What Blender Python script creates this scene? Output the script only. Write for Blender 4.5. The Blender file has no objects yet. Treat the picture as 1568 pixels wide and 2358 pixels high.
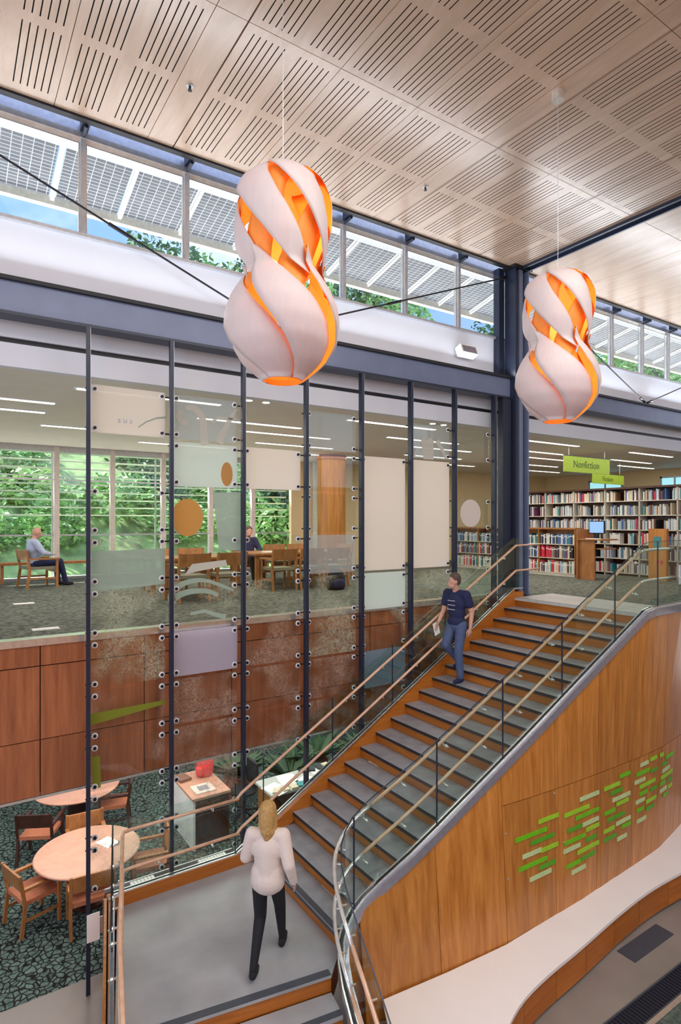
import bpy, bmesh, math, random
from mathutils import Vector, Matrix
random.seed(7)
C = bpy.context.scene.collection
S = bpy.context.scene
PI = math.pi
# ------------------------------------------------------------------ camera
YAW = math.radians(56.45)
FPX = 1366.4
cam_d = bpy.data.cameras.new('camera'); cam = bpy.data.objects.new('camera', cam_d); C.objects.link(cam)
cam.location = (0, 0, 0)
cam.rotation_euler = (PI/2, 0, -(PI/2 - math.radians(56.45)) )
fwd = Vector((math.cos(YAW), math.sin(YAW), 0))
cam.rotation_euler = fwd.to_track_quat('-Z', 'Y').to_euler()
cam_d.sensor_fit = 'VERTICAL'; cam_d.sensor_height = 36.0
cam_d.lens = FPX/2358*36.0
cam_d.shift_y = (1202.2-1179)/2358.0
cam_d.clip_end = 300; cam_d.clip_start = .05
S.camera = cam
# ------------------------------------------------------------------ world
w = bpy.data.worlds.new('sky'); S.world = w; w.use_nodes = True
nt = w.node_tree; nt.nodes.clear()
out = nt.nodes.new('ShaderNodeOutputWorld'); bg = nt.nodes.new('ShaderNodeBackground')
tc = nt.nodes.new('ShaderNodeTexCoord'); sep = nt.nodes.new('ShaderNodeSeparateXYZ')
cr = nt.nodes.new('ShaderNodeValToRGB')
nt.links.new(tc.outputs['Generated'], sep.inputs[0]); nt.links.new(sep.outputs['Z'], cr.inputs[0])
cr.color_ramp.elements[0].position = 0.0; cr.color_ramp.elements[0].color = (.86, .92, 1, 1)
cr.color_ramp.elements[1].position = 0.75; cr.color_ramp.elements[1].color = (.12, .28, .76, 1)
e = cr.color_ramp.elements.new(.30); e.color = (.20, .33, .72, 1)
cn = nt.nodes.new('ShaderNodeTexNoise'); cn.inputs['Scale'].default_value = 2.2; cn.inputs['Detail'].default_value = 6
cr2 = nt.nodes.new('ShaderNodeValToRGB'); cr2.color_ramp.elements[0].position = .48; cr2.color_ramp.elements[1].position = .68
mx = nt.nodes.new('ShaderNodeMixRGB'); mx.inputs['Color2'].default_value = (1, 1, 1, 1)
nt.links.new(tc.outputs['Generated'], cn.inputs['Vector']); nt.links.new(cn.outputs['Fac'], cr2.inputs[0])
nt.links.new(cr2.outputs[0], mx.inputs['Fac']); nt.links.new(cr.outputs[0], mx.inputs['Color1'])
nt.links.new(mx.outputs[0], bg.inputs[0]); nt.links.new(bg.outputs[0], out.inputs[0])
bg.inputs[1].default_value = 1.75
# ------------------------------------------------------------------ sun, lamps of the building and added fill lights
def sun(name, rot, e, col, ang):
    l = bpy.data.lights.new(name, 'SUN'); l.energy = e; l.color = col; l.angle = math.radians(ang)
    o = bpy.data.objects.new(name, l); C.objects.link(o); o.rotation_euler = rot; return o
so_ = sun('sun', (0, 0, 0), 9.0, (1, .95, .86), 3); so_.rotation_euler = Vector((-.50, .42, .78)).to_track_quat('Z', 'Y').to_euler()
def area(name, loc, sx, sy, e, col=(1, .93, .82), rot=(0, 0, 0)):
    l = bpy.data.lights.new(name, 'AREA'); l.shape = 'RECTANGLE'; l.size = sx; l.size_y = sy; l.energy = e; l.color = col
    o = bpy.data.objects.new(name, l); C.objects.link(o); o.location = loc; o.rotation_euler = rot; return o
# ceiling downlighting of the low ceilings (upper reading room, lower floor)
area('reading_room_lighting', (5.0, 11.5, 1.80), 9, 5, 190)
area('stacks_lighting', (14.0, 10.0, 1.80), 8, 5, 210)
area('lower_floor_lighting', (4.0, 10.6, -3.30), 8, 4.5, 190, (1, .93, .85))
# unseen strips added behind the viewpoint to brighten the tall hall
for k_ in range(3): area('hall_fill_strip', (4.5, 2.0-2.6*k_, 4.75), 9, .14, 190, (1, .95, .88))
# added uplights above the main beam, no fitting there, to brighten the wood ceiling
area('ceiling_fill_light', (4.0, 7.70, 2.86), 9.6, .08, 68, (.90, .95, 1), (PI+.72, 0, 0))
area('ceiling_fill_light', (14.5, 7.70, 2.86), 9.6, .08, 110, (.90, .95, 1), (PI+.72, 0, 0))

S.view_settings.view_transform = 'Standard'; S.view_settings.look = 'None'
S.view_settings.exposure = 0.35; S.view_settings.gamma = 1.0
S.view_settings.use_curve_mapping = False

# ================================================================== helpers
def tag(o, label=None, cat=None, group=None, kind=None):
    if label: o['label'] = label
    if cat: o['category'] = cat
    if group: o['group'] = group
    if kind: o['kind'] = kind
    return o
def empty(name, loc=(0, 0, 0), rz=0, label=None, cat=None, group=None, kind=None):
    o = bpy.data.objects.new(name, None); C.objects.link(o); o.location = loc; o.rotation_euler = (0, 0, rz)
    o.empty_display_size = .1
    return tag(o, label, cat, group, kind)
def root_loc(p):
    v = Vector((0, 0, 0))
    while p is not None:
        v = v + p.location; p = p.parent
    return v
class MB:
    def __init__(s): s.v = []; s.f = []; s.mi = []; s.cur = 0; s.smooth = False
    def _add(s, vs, fs):
        n = len(s.v); s.v += [tuple(v) for v in vs]; s.f += [tuple(i+n for i in f) for f in fs]; s.mi += [s.cur]*len(fs)
        return s
    def box(s, x0, x1, y0, y1, z0, z1):
        vs = [(x0,y0,z0),(x1,y0,z0),(x1,y1,z0),(x0,y1,z0),(x0,y0,z1),(x1,y0,z1),(x1,y1,z1),(x0,y1,z1)]
        return s._add(vs, [(0,3,2,1),(4,5,6,7),(0,1,5,4),(1,2,6,5),(2,3,7,6),(3,0,4,7)])
    def cbox(s, c, d): return s.box(c[0]-d[0]/2, c[0]+d[0]/2, c[1]-d[1]/2, c[1]+d[1]/2, c[2]-d[2]/2, c[2]+d[2]/2)
    def obox(s, c, ax, ay, az):   # oriented box: half vectors
        c = Vector(c); ax = Vector(ax); ay = Vector(ay); az = Vector(az)
        vs = [c+i*ax+j*ay+k*az for k in (-1, 1) for (i, j) in ((-1,-1),(1,-1),(1,1),(-1,1))]
        return s._add(vs, [(0,3,2,1),(4,5,6,7),(0,1,5,4),(1,2,6,5),(2,3,7,6),(3,0,4,7)])
    def quadprism(s, a, b, c, d, n):   # quad extruded by vector n
        n = Vector(n); q = [Vector(p) for p in (a, b, c, d)]; vs = q+[p+n for p in q]
        return s._add(vs, [(0,3,2,1),(4,5,6,7),(0,1,5,4),(1,2,6,5),(2,3,7,6),(3,0,4,7)])
    def prism(s, poly, z0, z1):        # poly list (x,y) ; z may be callables
        n = len(poly)
        vs = [(x, y, z0) for x, y in poly]+[(x, y, z1) for x, y in poly]
        return s._add(vs, [tuple(range(n))[::-1], tuple(range(n, 2*n))]+[(i, (i+1) % n, n+(i+1) % n, n+i) for i in range(n)])
    def loft(s, rings, cap=True, closed=True):
        n = len(rings[0]); b = len(s.v); fs = []
        vs = [p for r in rings for p in r]
        for i in range(len(rings)-1):
            for j in range(n if closed else n-1):
                k = (j+1) % n; fs.append((i*n+j, i*n+k, (i+1)*n+k, (i+1)*n+j))
        if cap and closed:
            fs.append(tuple(range(n))[::-1]); fs.append(tuple((len(rings)-1)*n+j for j in range(n)))
        return s._add(vs, fs)
    def cyl(s, a, b, r0, r1=None, n=10, cap=True):
        if r1 is None: r1 = r0
        a = Vector(a); b = Vector(b); d = (b-a).normalized()
        u = d.orthogonal().normalized(); v = d.cross(u)
        rr = [[p+(u*math.cos(2*PI*i/n)+v*math.sin(2*PI*i/n))*r for i in range(n)] for p, r in ((a, r0), (b, r1))]
        return s.loft(rr, cap)
    def lathe(s, c, prof, n=20):       # prof (r,z)
        return s.loft([[(c[0]+r*math.cos(2*PI*i/n), c[1]+r*math.sin(2*PI*i/n), c[2]+z) for i in range(n)] for r, z in prof])
    def tube(s, pts, r, n=8):
        pts = [Vector(p) for p in pts]; rings = []; u = None
        for i, p in enumerate(pts):
            d = (pts[min(i+1, len(pts)-1)]-pts[max(i-1, 0)]).normalized()
            if u is None: u = d.cross(Vector((0, 0, 1))); u = u if u.length > .01 else Vector((1, 0, 0)); u.normalize()
            u = (u-d*u.dot(d)).normalized(); v = d.cross(u)
            rings.append([p+(u*math.cos(2*PI*k/n)+v*math.sin(2*PI*k/n))*r for k in range(n)])
        return s.loft(rings)
    def sphere(s, c, r, n=12, m=8, sc=(1, 1, 1)):
        rings = []
        for i in range(m+1):
            t = PI*i/m; rr = max(math.sin(t), 1e-3)*r; z = -math.cos(t)*r
            rings.append([(c[0]+rr*math.cos(2*PI*k/n)*sc[0], c[1]+rr*math.sin(2*PI*k/n)*sc[1], c[2]+z*sc[2]) for k in range(n)])
        return s.loft(rings)
    def mesh(s, name, mats, off=Vector((0, 0, 0))):
        me = bpy.data.meshes.new(name); me.from_pydata([(x-off[0], y-off[1], z-off[2]) for x, y, z in s.v], [], s.f)
        for m in (mats if isinstance(mats, (list, tuple)) else [mats]): me.materials.append(m)
        me.polygons.foreach_set('material_index', s.mi)
        if s.smooth: me.polygons.foreach_set('use_smooth', [True]*len(s.f))
        me.update(); return me
    def build(s, name, mats, parent=None, local=False, center=True):
        if parent is not None:
            off = Vector((0, 0, 0)) if local else root_loc(parent)
            o = bpy.data.objects.new(name, s.mesh(name, mats, off)); C.objects.link(o); o.parent = parent
        else:
            off = Vector((0, 0, 0))
            if center and s.v:
                xs = [v[0] for v in s.v]; ys = [v[1] for v in s.v]; zs = [v[2] for v in s.v]
                off = Vector(((min(xs)+max(xs))/2, (min(ys)+max(ys))/2, min(zs)))
            o = bpy.data.objects.new(name, s.mesh(name, mats, off)); C.objects.link(o); o.location = off
        return o
def inst(src, name, loc, parent=None, rz=0, scale=None):
    o = bpy.data.objects.new(name, src.data if hasattr(src, 'data') else src); C.objects.link(o)
    if parent: o.parent = parent; loc = Vector(loc)-root_loc(parent)
    o.location = loc; o.rotation_euler = (0, 0, rz)
    if scale: o.scale = scale
    return o
def children(o, lookup):
    return lookup.get(o.name, [])
def kids(root):
    r = []
    for o in C.objects:
        if o.parent == root: r.append(o)
    return r
def copy_tree(root, loc, rz, label, group=None):
    r = root.copy(); C.objects.link(r); r.location = loc; r.rotation_euler = (0, 0, rz); r['label'] = label
    if group: r['group'] = group
    for ch in kids(root):
        c = ch.copy(); C.objects.link(c); c.parent = r
        for g in kids(ch):
            d = g.copy(); C.objects.link(d); d.parent = c
    return r
def lerp(a, b, t): return a+(b-a)*t
def interp(x, pts):     # pts sorted by x ascending
    if x <= pts[0][0]: return pts[0][1]
    for (a, fa), (b, fb) in zip(pts, pts[1:]):
        if x <= b: return lerp(fa, fb, (x-a)/(b-a))
    return pts[-1][1]
# ================================================================== materials
def mat(name, col, rough=.5, metal=0, spec=.5, noise=None, bump=0, emit=None, alpha=None, trans=0, coat=0):
    m = bpy.data.materials.new(name); m.use_nodes = True; n = m.node_tree.nodes; l = m.node_tree.links; b = n['Principled BSDF']
    b.inputs['Base Color'].default_value = (*col, 1); b.inputs['Roughness'].default_value = rough; b.inputs['Metallic'].default_value = metal
    b.inputs['Specular IOR Level'].default_value = spec
    if coat: b.inputs['Coat Weight'].default_value = coat; b.inputs['Coat Roughness'].default_value = .15
    t = n.new('ShaderNodeTexCoord')
    sc, amt = noise if noise else (18, .10)
    ns = n.new('ShaderNodeTexNoise'); ns.inputs['Scale'].default_value = sc; ns.inputs['Detail'].default_value = 4
    l.new(t.outputs['Object'], ns.inputs['Vector'])
    hs = n.new('ShaderNodeHueSaturation'); hs.inputs['Color'].default_value = (*col, 1)
    mr = n.new('ShaderNodeMapRange'); mr.inputs[3].default_value = 1-amt; mr.inputs[4].default_value = 1+amt
    mr.inputs[1].default_value = .3; mr.inputs[2].default_value = .7
    l.new(ns.outputs['Fac'], mr.inputs[0]); l.new(mr.outputs[0], hs.inputs['Value']); l.new(hs.outputs[0], b.inputs['Base Color'])
    if bump:
        bp = n.new('ShaderNodeBump'); bp.inputs['Strength'].default_value = bump; l.new(ns.outputs['Fac'], bp.inputs['Height']); l.new(bp.outputs[0], b.inputs['Normal'])
    if emit: b.inputs['Emission Color'].default_value = (*emit[0], 1); b.inputs['Emission Strength'].default_value = emit[1]
    return m
def wood(name, c1, c2, scale=(9, 9, .7), rough=.38, vary=.12, spec=.5, det=5):
    m = bpy.data.materials.new(name); m.use_nodes = True; n = m.node_tree.nodes; l = m.node_tree.links; b = n['Principled BSDF']
    g = n.new('ShaderNodeNewGeometry'); mp = n.new('ShaderNodeMapping'); mp.inputs['Scale'].default_value = scale
    oi = n.new('ShaderNodeObjectInfo'); ad = n.new('ShaderNodeVectorMath'); ad.operation = 'ADD'
    cm = n.new('ShaderNodeCombineXYZ'); mu = n.new('ShaderNodeMath'); mu.operation = 'MULTIPLY'; mu.inputs[1].default_value = 37
    l.new(oi.outputs['Random'], mu.inputs[0]); l.new(mu.outputs[0], cm.inputs[0]); l.new(mu.outputs[0], cm.inputs[2])
    l.new(g.outputs['Position'], mp.inputs['Vector']); l.new(mp.outputs[0], ad.inputs[0]); l.new(cm.outputs[0], ad.inputs[1])
    ns = n.new('ShaderNodeTexNoise'); ns.inputs['Scale'].default_value = 1.6; ns.inputs['Detail'].default_value = det; ns.inputs['Roughness'].default_value = .65
    ns.inputs['Distortion'].default_value = .6
    l.new(ad.outputs[0], ns.inputs['Vector'])
    cr = n.new('ShaderNodeValToRGB'); cr.color_ramp.elements[0].position = .3; cr.color_ramp.elements[0].color = (*c1, 1)
    cr.color_ramp.elements[1].position = .72; cr.color_ramp.elements[1].color = (*c2, 1)
    l.new(ns.outputs['Fac'], cr.inputs[0])
    hs = n.new('ShaderNodeHueSaturation'); mr = n.new('ShaderNodeMapRange'); mr.inputs[3].default_value = 1-vary; mr.inputs[4].default_value = 1+vary
    l.new(oi.outputs['Random'], mr.inputs[0]); l.new(mr.outputs[0], hs.inputs['Value']); l.new(cr.outputs[0], hs.inputs['Color'])
    l.new(hs.outputs[0], b.inputs['Base Color']); b.inputs['Roughness'].default_value = rough; b.inputs['Specular IOR Level'].default_value = spec
    return m
M = {}
M['ceil'] = wood('maple_veneer_ceiling', (.43, .29, .20), (.56, .395, .29), (3, .5, 3), .27, .05, 1.0)
M['slot'] = mat('slot_black', (.02, .012, .01), .9)
M['wall'] = wood('cherry_veneer', (.36, .120, .016), (.62, .265, .058), (8, 8, .55), .30, .10)
M['band'] = wood('cherry_veneer_dark', (.25, .080, .036), (.45, .165, .068), (8, 8, .55), .32, .12)
M['stair'] = wood('cherry_riser', (.38, .105, .010), (.56, .19, .025), (.8, .8, 9), .4, .06)
M['furn'] = wood('oak_furniture', (.30, .11, .03), (.50, .22, .07), (6, 6, 2), .4, .12)
M['furn_dark'] = wood('dark_furniture', (.035, .012, .008), (.09, .03, .018), (6, 6, 2), .35, .1)
M['table'] = wood('table_laminate', (.56, .30, .20), (.66, .37, .26), (3, 3, 3), .25, .03)
M['stone'] = mat('basalt_tread', (.30, .315, .345), .38, noise=(5, .18), bump=.03)
M['stone_l'] = mat('landing_stone', (.37, .38, .40), .28, noise=(2.2, .14))
M['tile'] = mat('pale_stone_tile', (.50, .49, .47), .35, noise=(4, .08))
M['nose'] = mat('nosing_black', (.015, .016, .022), .5)
M['nose2'] = mat('nosing_slate', (.06, .07, .09), .45)
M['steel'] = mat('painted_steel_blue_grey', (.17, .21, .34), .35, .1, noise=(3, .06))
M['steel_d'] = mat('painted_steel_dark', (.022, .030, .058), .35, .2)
M['black'] = mat('black_metal', (.012, .012, .016), .45, .2)
M['alu'] = mat('anodised_aluminium', (.52, .53, .56), .35, .5)
M['lav'] = mat('grey_lavender_shoe', (.36, .36, .43), .3, .55)
M['white_m'] = mat('bright_steel', (.82, .82, .80), .22, .75); M['cap'] = mat('white_washer', (.85, .86, .90), .3)
M['white'] = mat('white_plaster', (.72, .76, .86), .6, noise=(2, .02))
M['solid'] = mat('white_solid_surface', (.93, .91, .90), .35, noise=(2, .02))
M['ceil2'] = mat('low_ceiling', (.78, .72, .68), .6, noise=(2, .03))
M['cream'] = mat('cream_wall', (.80, .62, .36), .6, noise=(2, .03))
M['rail'] = wood('handrail_maple', (.66, .36, .22), (.82, .55, .38), (3, 3, 3), .2, .03, .7)
M['pv_line'] = mat('pv_frame', (.78, .79, .76), .5)
M['creambeam'] = mat('canopy_beam', (.70, .67, .58), .5)
M['green_sign'] = mat('green_sign', (.27, .40, .02), .5)
M['dark_green'] = mat('sign_lettering', (.05, .10, .01), .5)
M['red'] = mat('red_fabric', (.62, .05, .05), .7)
M['navy'] = mat('navy_cloth', (.012, .016, .07), .8)
M['denim'] = mat('denim', (.07, .10, .20), .85)
M['knit'] = mat('cream_knit', (.72, .62, .56), .9, noise=(60, .05))
M['blackcloth'] = mat('black_cloth', (.008, .008, .012), .8)
M['skin'] = mat('skin', (.60, .32, .23), .5, noise=(6, .05))
M['blond'] = mat('blond_hair', (.45, .27, .09), .6, noise=(40, .25))
M['brown'] = mat('brown_hair', (.09, .055, .045), .6, noise=(40, .25))
M['paper'] = mat('paper', (.85, .84, .80), .7)
M['screen'] = mat('computer_screen', (.10, .18, .32), .3, emit=((.25, .42, .75), .8))
M['lightblue'] = mat('pale_blue_shirt', (.45, .52, .72), .8)
M['terracotta'] = mat('terracotta', (.50, .17, .08), .7)
M['greyfab'] = mat('grey_upholstery', (.25, .24, .16), .8)
M['trunk'] = mat('bark', (.12, .08, .05), .9)
def emis(name, col, st):
    m = bpy.data.materials.new(name); m.use_nodes = True; n = m.node_tree.nodes; b = n['Principled BSDF']
    b.inputs['Base Color'].default_value = (*col, 1); b.inputs['Emission Color'].default_value = (*col, 1); b.inputs['Emission Strength'].default_value = st
    return m
M['tube'] = emis('fluorescent_diffuser', (1, .93, .78), 3.0)
M['bulb'] = emis('warm_bulb', (1, .72, .40), 9.0)
# glass : thin sheet, mirror at grazing + tint
def glass(name, tint=(.93, .98, .96), refl=.09, etch=None, frost=0, frostcol=(.8, .82, .8), grough=.02):
    m = bpy.data.materials.new(name); m.use_nodes = True; n = m.node_tree.nodes; l = m.node_tree.links; n.clear()
    o = n.new('ShaderNodeOutputMaterial'); tr = n.new('ShaderNodeBsdfTransparent'); tr.inputs[0].default_value = (*tint, 1)
    gl = n.new('ShaderNodeBsdfGlossy'); gl.inputs['Roughness'].default_value = grough; fr = n.new('ShaderNodeLayerWeight'); fr.inputs[0].default_value = .35
    mp = n.new('ShaderNodeMapRange'); mp.inputs[3].default_value = refl*.35; mp.inputs[4].default_value = .13; l.new(fr.outputs['Fresnel'], mp.inputs[0])
    m1 = n.new('ShaderNodeMixShader'); l.new(mp.outputs[0], m1.inputs[0]); l.new(tr.outputs[0], m1.inputs[1]); l.new(gl.outputs[0], m1.inputs[2])
    last = m1
    if frost:
        df = n.new('ShaderNodeBsdfDiffuse'); df.inputs[0].default_value = (*frostcol, 1); tl = n.new('ShaderNodeBsdfTranslucent'); tl.inputs[0].default_value = (*frostcol, 1)
        md = n.new('ShaderNodeMixShader'); md.inputs[0].default_value = .5; l.new(df.outputs[0], md.inputs[1]); l.new(tl.outputs[0], md.inputs[2])
        m2 = n.new('ShaderNodeMixShader'); m2.inputs[0].default_value = frost; l.new(last.outputs[0], m2.inputs[1]); l.new(md.outputs[0], m2.inputs[2]); last = m2
    if etch:
        col, strength, sc = etch
        g = n.new('ShaderNodeNewGeometry'); mask = None
        for k, (s2, wid) in enumerate(((sc, .018), (sc*2.7, .030), (sc*.5, .012))):
            ns = n.new('ShaderNodeTexNoise'); ns.inputs['Scale'].default_value = s2; ns.inputs['Detail'].default_value = 3; ns.inputs['Distortion'].default_value = 1.2
            l.new(g.outputs['Position'], ns.inputs['Vector'])
            a = n.new('ShaderNodeMath'); a.operation = 'COMPARE'; a.inputs[1].default_value = .5; a.inputs[2].default_value = wid; l.new(ns.outputs['Fac'], a.inputs[0])
            if mask is None: mask = a
            else:
                b = n.new('ShaderNodeMath'); b.operation = 'MAXIMUM'; l.new(mask.outputs[0], b.inputs[0]); l.new(a.outputs[0], b.inputs[1]); mask = b
        n2 = n.new('ShaderNodeTexNoise'); n2.inputs['Scale'].default_value = 1.3; l.new(g.outputs['Position'], n2.inputs['Vector'])
        r2 = n.new('ShaderNodeMapRange'); r2.inputs[1].default_value = .47; r2.inputs[2].default_value = .6; r2.inputs[3].default_value = 0; r2.inputs[4].default_value = strength
        l.new(n2.outputs['Fac'], r2.inputs[0]); mm = n.new('ShaderNodeMath'); mm.operation = 'MULTIPLY'; l.new(mask.outputs[0], mm.inputs[0]); l.new(r2.outputs[0], mm.inputs[1])
        df = n.new('ShaderNodeBsdfDiffuse'); df.inputs[0].default_value = (*col, 1)
        m3 = n.new('ShaderNodeMixShader'); l.new(mm.outputs[0], m3.inputs[0]); l.new(last.outputs[0], m3.inputs[1]); l.new(df.outputs[0], m3.inputs[2]); last = m3
    l.new(last.outputs[0], o.inputs[0]); return m
M['g_clear'] = glass('art_glass_clear', (.95, .98, .97), .06)
M['g_etch'] = glass('art_glass_etched', (.96, .985, .97), .06, etch=((.66, .70, .52), .34, 11))
M['g_etch2'] = glass('art_glass_etched_dense', (.95, .96, .95), .06, etch=((.60, .46, .36), .36, 13))
M['g_cream'] = glass('art_glass_frosted_cream', (.95, .95, .93), .05, frost=.86, frostcol=(.93, .89, .84))
M['g_green'] = glass('art_glass_frosted_green', (.90, .96, .94), .05, frost=.78, frostcol=(.80, .88, .85))
M['g_blue'] = glass('art_glass_frosted_blue', (.85, .92, .97), .06, frost=.62, frostcol=(.40, .55, .66))
M['g_lav'] = glass('art_glass_frosted_lavender', (.92, .92, .98), .06, frost=.72, frostcol=(.76, .74, .84))
M['g_haze'] = glass('art_glass_hazed', (.92, .95, .96), .06, frost=.28, frostcol=(.60, .66, .68))
M['g_guard'] = glass('guard_glass', (.89, .96, .94), .08)
M['g_win'] = glass('window_glass', (.97, .99, .98), .05)
M['orange_art'] = glass('orange_enamel', (1, .7, .3), .04, frost=.85, frostcol=(.74, .47, .18))
M['white_art'] = glass('white_enamel', (1, 1, 1), .04, frost=.9, frostcol=(.82, .76, .74))
M['lime_art'] = glass('lime_enamel', (.8, .9, .3), .04, frost=.75, frostcol=(.42, .48, .08))
M['scroll_art'] = glass('white_etching', (1, 1, 1), .04, frost=.8, frostcol=(.74, .72, .68))
M['green_art'] = glass('green_etching', (1, 1, 1), .04, frost=.75, frostcol=(.50, .60, .54))
# carpets
def carpet(name, c1, c2, sc, kind='noise', line=None):
    m = bpy.data.materials.new(name); m.use_nodes = True; n = m.node_tree.nodes; l = m.node_tree.links; b = n['Principled BSDF']
    g = n.new('ShaderNodeNewGeometry'); b.inputs['Roughness'].default_value = .9; b.inputs['Specular IOR Level'].default_value = .3
    ns = n.new('ShaderNodeTexNoise'); ns.inputs['Scale'].default_value = sc; ns.inputs['Detail'].default_value = 6; l.new(g.outputs['Position'], ns.inputs['Vector'])
    cr = n.new('ShaderNodeValToRGB'); cr.color_ramp.elements[0].position = .38; cr.color_ramp.elements[1].position = .62
    cr.color_ramp.elements[0].color = (*c1, 1); cr.color_ramp.elements[1].color = (*c2, 1); l.new(ns.outputs['Fac'], cr.inputs[0])
    last = cr.outputs[0]
    if line:
        v = n.new('ShaderNodeTexVoronoi'); v.feature = 'DISTANCE_TO_EDGE'; v.inputs['Scale'].default_value = line[0]; v.inputs['Randomness'].default_value = 1
        dn = n.new('ShaderNodeTexNoise'); dn.inputs['Scale'].default_value = 4; l.new(g.outputs['Position'], dn.inputs['Vector'])
        mxv = n.new('ShaderNodeMixRGB'); mxv.inputs[0].default_value = .12; l.new(g.outputs['Position'], mxv.inputs[1]); l.new(dn.outputs['Color'], mxv.inputs[2])
        l.new(mxv.outputs[0], v.inputs['Vector'])
        r = n.new('ShaderNodeMapRange'); r.inputs[1].default_value = line[1]*.6; r.inputs[2].default_value = line[1]*1.6; l.new(v.outputs['Distance'], r.inputs[0])
        mx = n.new('ShaderNodeMixRGB'); l.new(r.outputs[0], mx.inputs[0]); mx.inputs[1].default_value = (.008, .008, .007, 1); l.new(last, mx.inputs[2]); last = mx.outputs[0]
    l.new(last, b.inputs['Base Color']); return m
M['carpet_u'] = carpet('upper_carpet', (.055, .065, .052), (.19, .20, .165), 16)
M['carpet_l'] = carpet('lower_carpet', (.075, .12, .105), (.17, .25, .22), 14, line=(14, .085))
M['concrete'] = mat('polished_concrete', (.27, .24, .215), .3, noise=(1.2, .15))
M['houseplant'] = mat('houseplant_leaf', (.035, .085, .035), .5)
M['leaf'] = mat('leaf_green', (.24, .46, .17), .6, noise=(3, .4))
M['leaf2'] = mat('leaf_light', (.45, .66, .26), .6, noise=(3, .4))
M['leaf_d'] = mat('leaf_dark', (.06, .15, .06), .6, noise=(3, .4))
M['hill'] = mat('hillside_grass', (.26, .40, .16), .9, noise=(2, .5), bump=.3)
M['ground'] = mat('pale_paving', (.85, .84, .70), .8, noise=(1, .1))
# photovoltaic laminate: cells with translucent lines
def pvmat():
    m = bpy.data.materials.new('photovoltaic_laminate'); m.use_nodes = True; n = m.node_tree.nodes; l = m.node_tree.links; b = n['Principled BSDF']
    t = n.new('ShaderNodeTexCoord'); br = n.new('ShaderNodeTexBrick'); br.offset = 0; br.inputs['Scale'].default_value = 1
    br.inputs['Color1'].default_value = (.13, .15, .18, 1); br.inputs['Color2'].default_value = (.19, .21, .24, 1); br.inputs['Mortar'].default_value = (.66, .69, .72, 1)
    br.inputs['Brick Width'].default_value = .13; br.inputs['Row Height'].default_value = .065; br.inputs['Mortar Size'].default_value = .006
    l.new(t.outputs['Object'], br.inputs['Vector']); l.new(br.outputs['Color'], b.inputs['Base Color'])
    b.inputs['Roughness'].default_value = .3
    tl = n.new('ShaderNodeBsdfTranslucent'); l.new(br.outputs['Color'], tl.inputs[0])
    ms = n.new('ShaderNodeMixShader'); ms.inputs[0].default_value = .18; l.new(b.outputs[0], ms.inputs[1]); l.new(tl.outputs[0], ms.inputs[2])
    l.new(ms.outputs[0], n['Material Output'].inputs[0]); return m
M['pv'] = pvmat()
def veneer(name, col, trc, f):
    m = bpy.data.materials.new(name); m.use_nodes = True; n = m.node_tree.nodes; l = m.node_tree.links; b = n['Principled BSDF']
    t = n.new('ShaderNodeTexCoord'); mp = n.new('ShaderNodeMapping'); mp.inputs['Scale'].default_value = (10, 10, 1.5)
    ns = n.new('ShaderNodeTexNoise'); ns.inputs['Scale'].default_value = 3; l.new(t.outputs['Object'], mp.inputs[0]); l.new(mp.outputs[0], ns.inputs['Vector'])
    mx = n.new('ShaderNodeMixRGB'); mx.inputs[1].default_value = (*[c*.88 for c in col], 1); mx.inputs[2].default_value = (*col, 1); l.new(ns.outputs['Fac'], mx.inputs[0])
    l.new(mx.outputs[0], b.inputs['Base Color']); b.inputs['Roughness'].default_value = .5
    tl = n.new('ShaderNodeBsdfTranslucent'); tl.inputs[0].default_value = (*trc, 1)
    ms = n.new('ShaderNodeMixShader'); ms.inputs[0].default_value = f; l.new(b.outputs[0], ms.inputs[1]); l.new(tl.outputs[0], ms.inputs[2])
    l.new(ms.outputs[0], n['Material Output'].inputs[0]); return m
M['ven_out'] = veneer('pale_veneer_outside', (.64, .565, .575), (.9, .42, .22), .08)
M['ven_in'] = veneer('veneer_inside_lamp_glow', (.95, .36, .05), (.9, .35, .08), .2)  # inner side of the same veneer, warm lamp glow put into its orange

# ================================================================== STRUCTURE
ZU = -1.401; ZL = -5.651; ZC = 4.87; ZLAND = -4.631; H = .17; RUN = .29427; X0 = 8.809
def nosez(x): return ZU-(X0-x)*H/RUN if x < X0 else ZU
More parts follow.
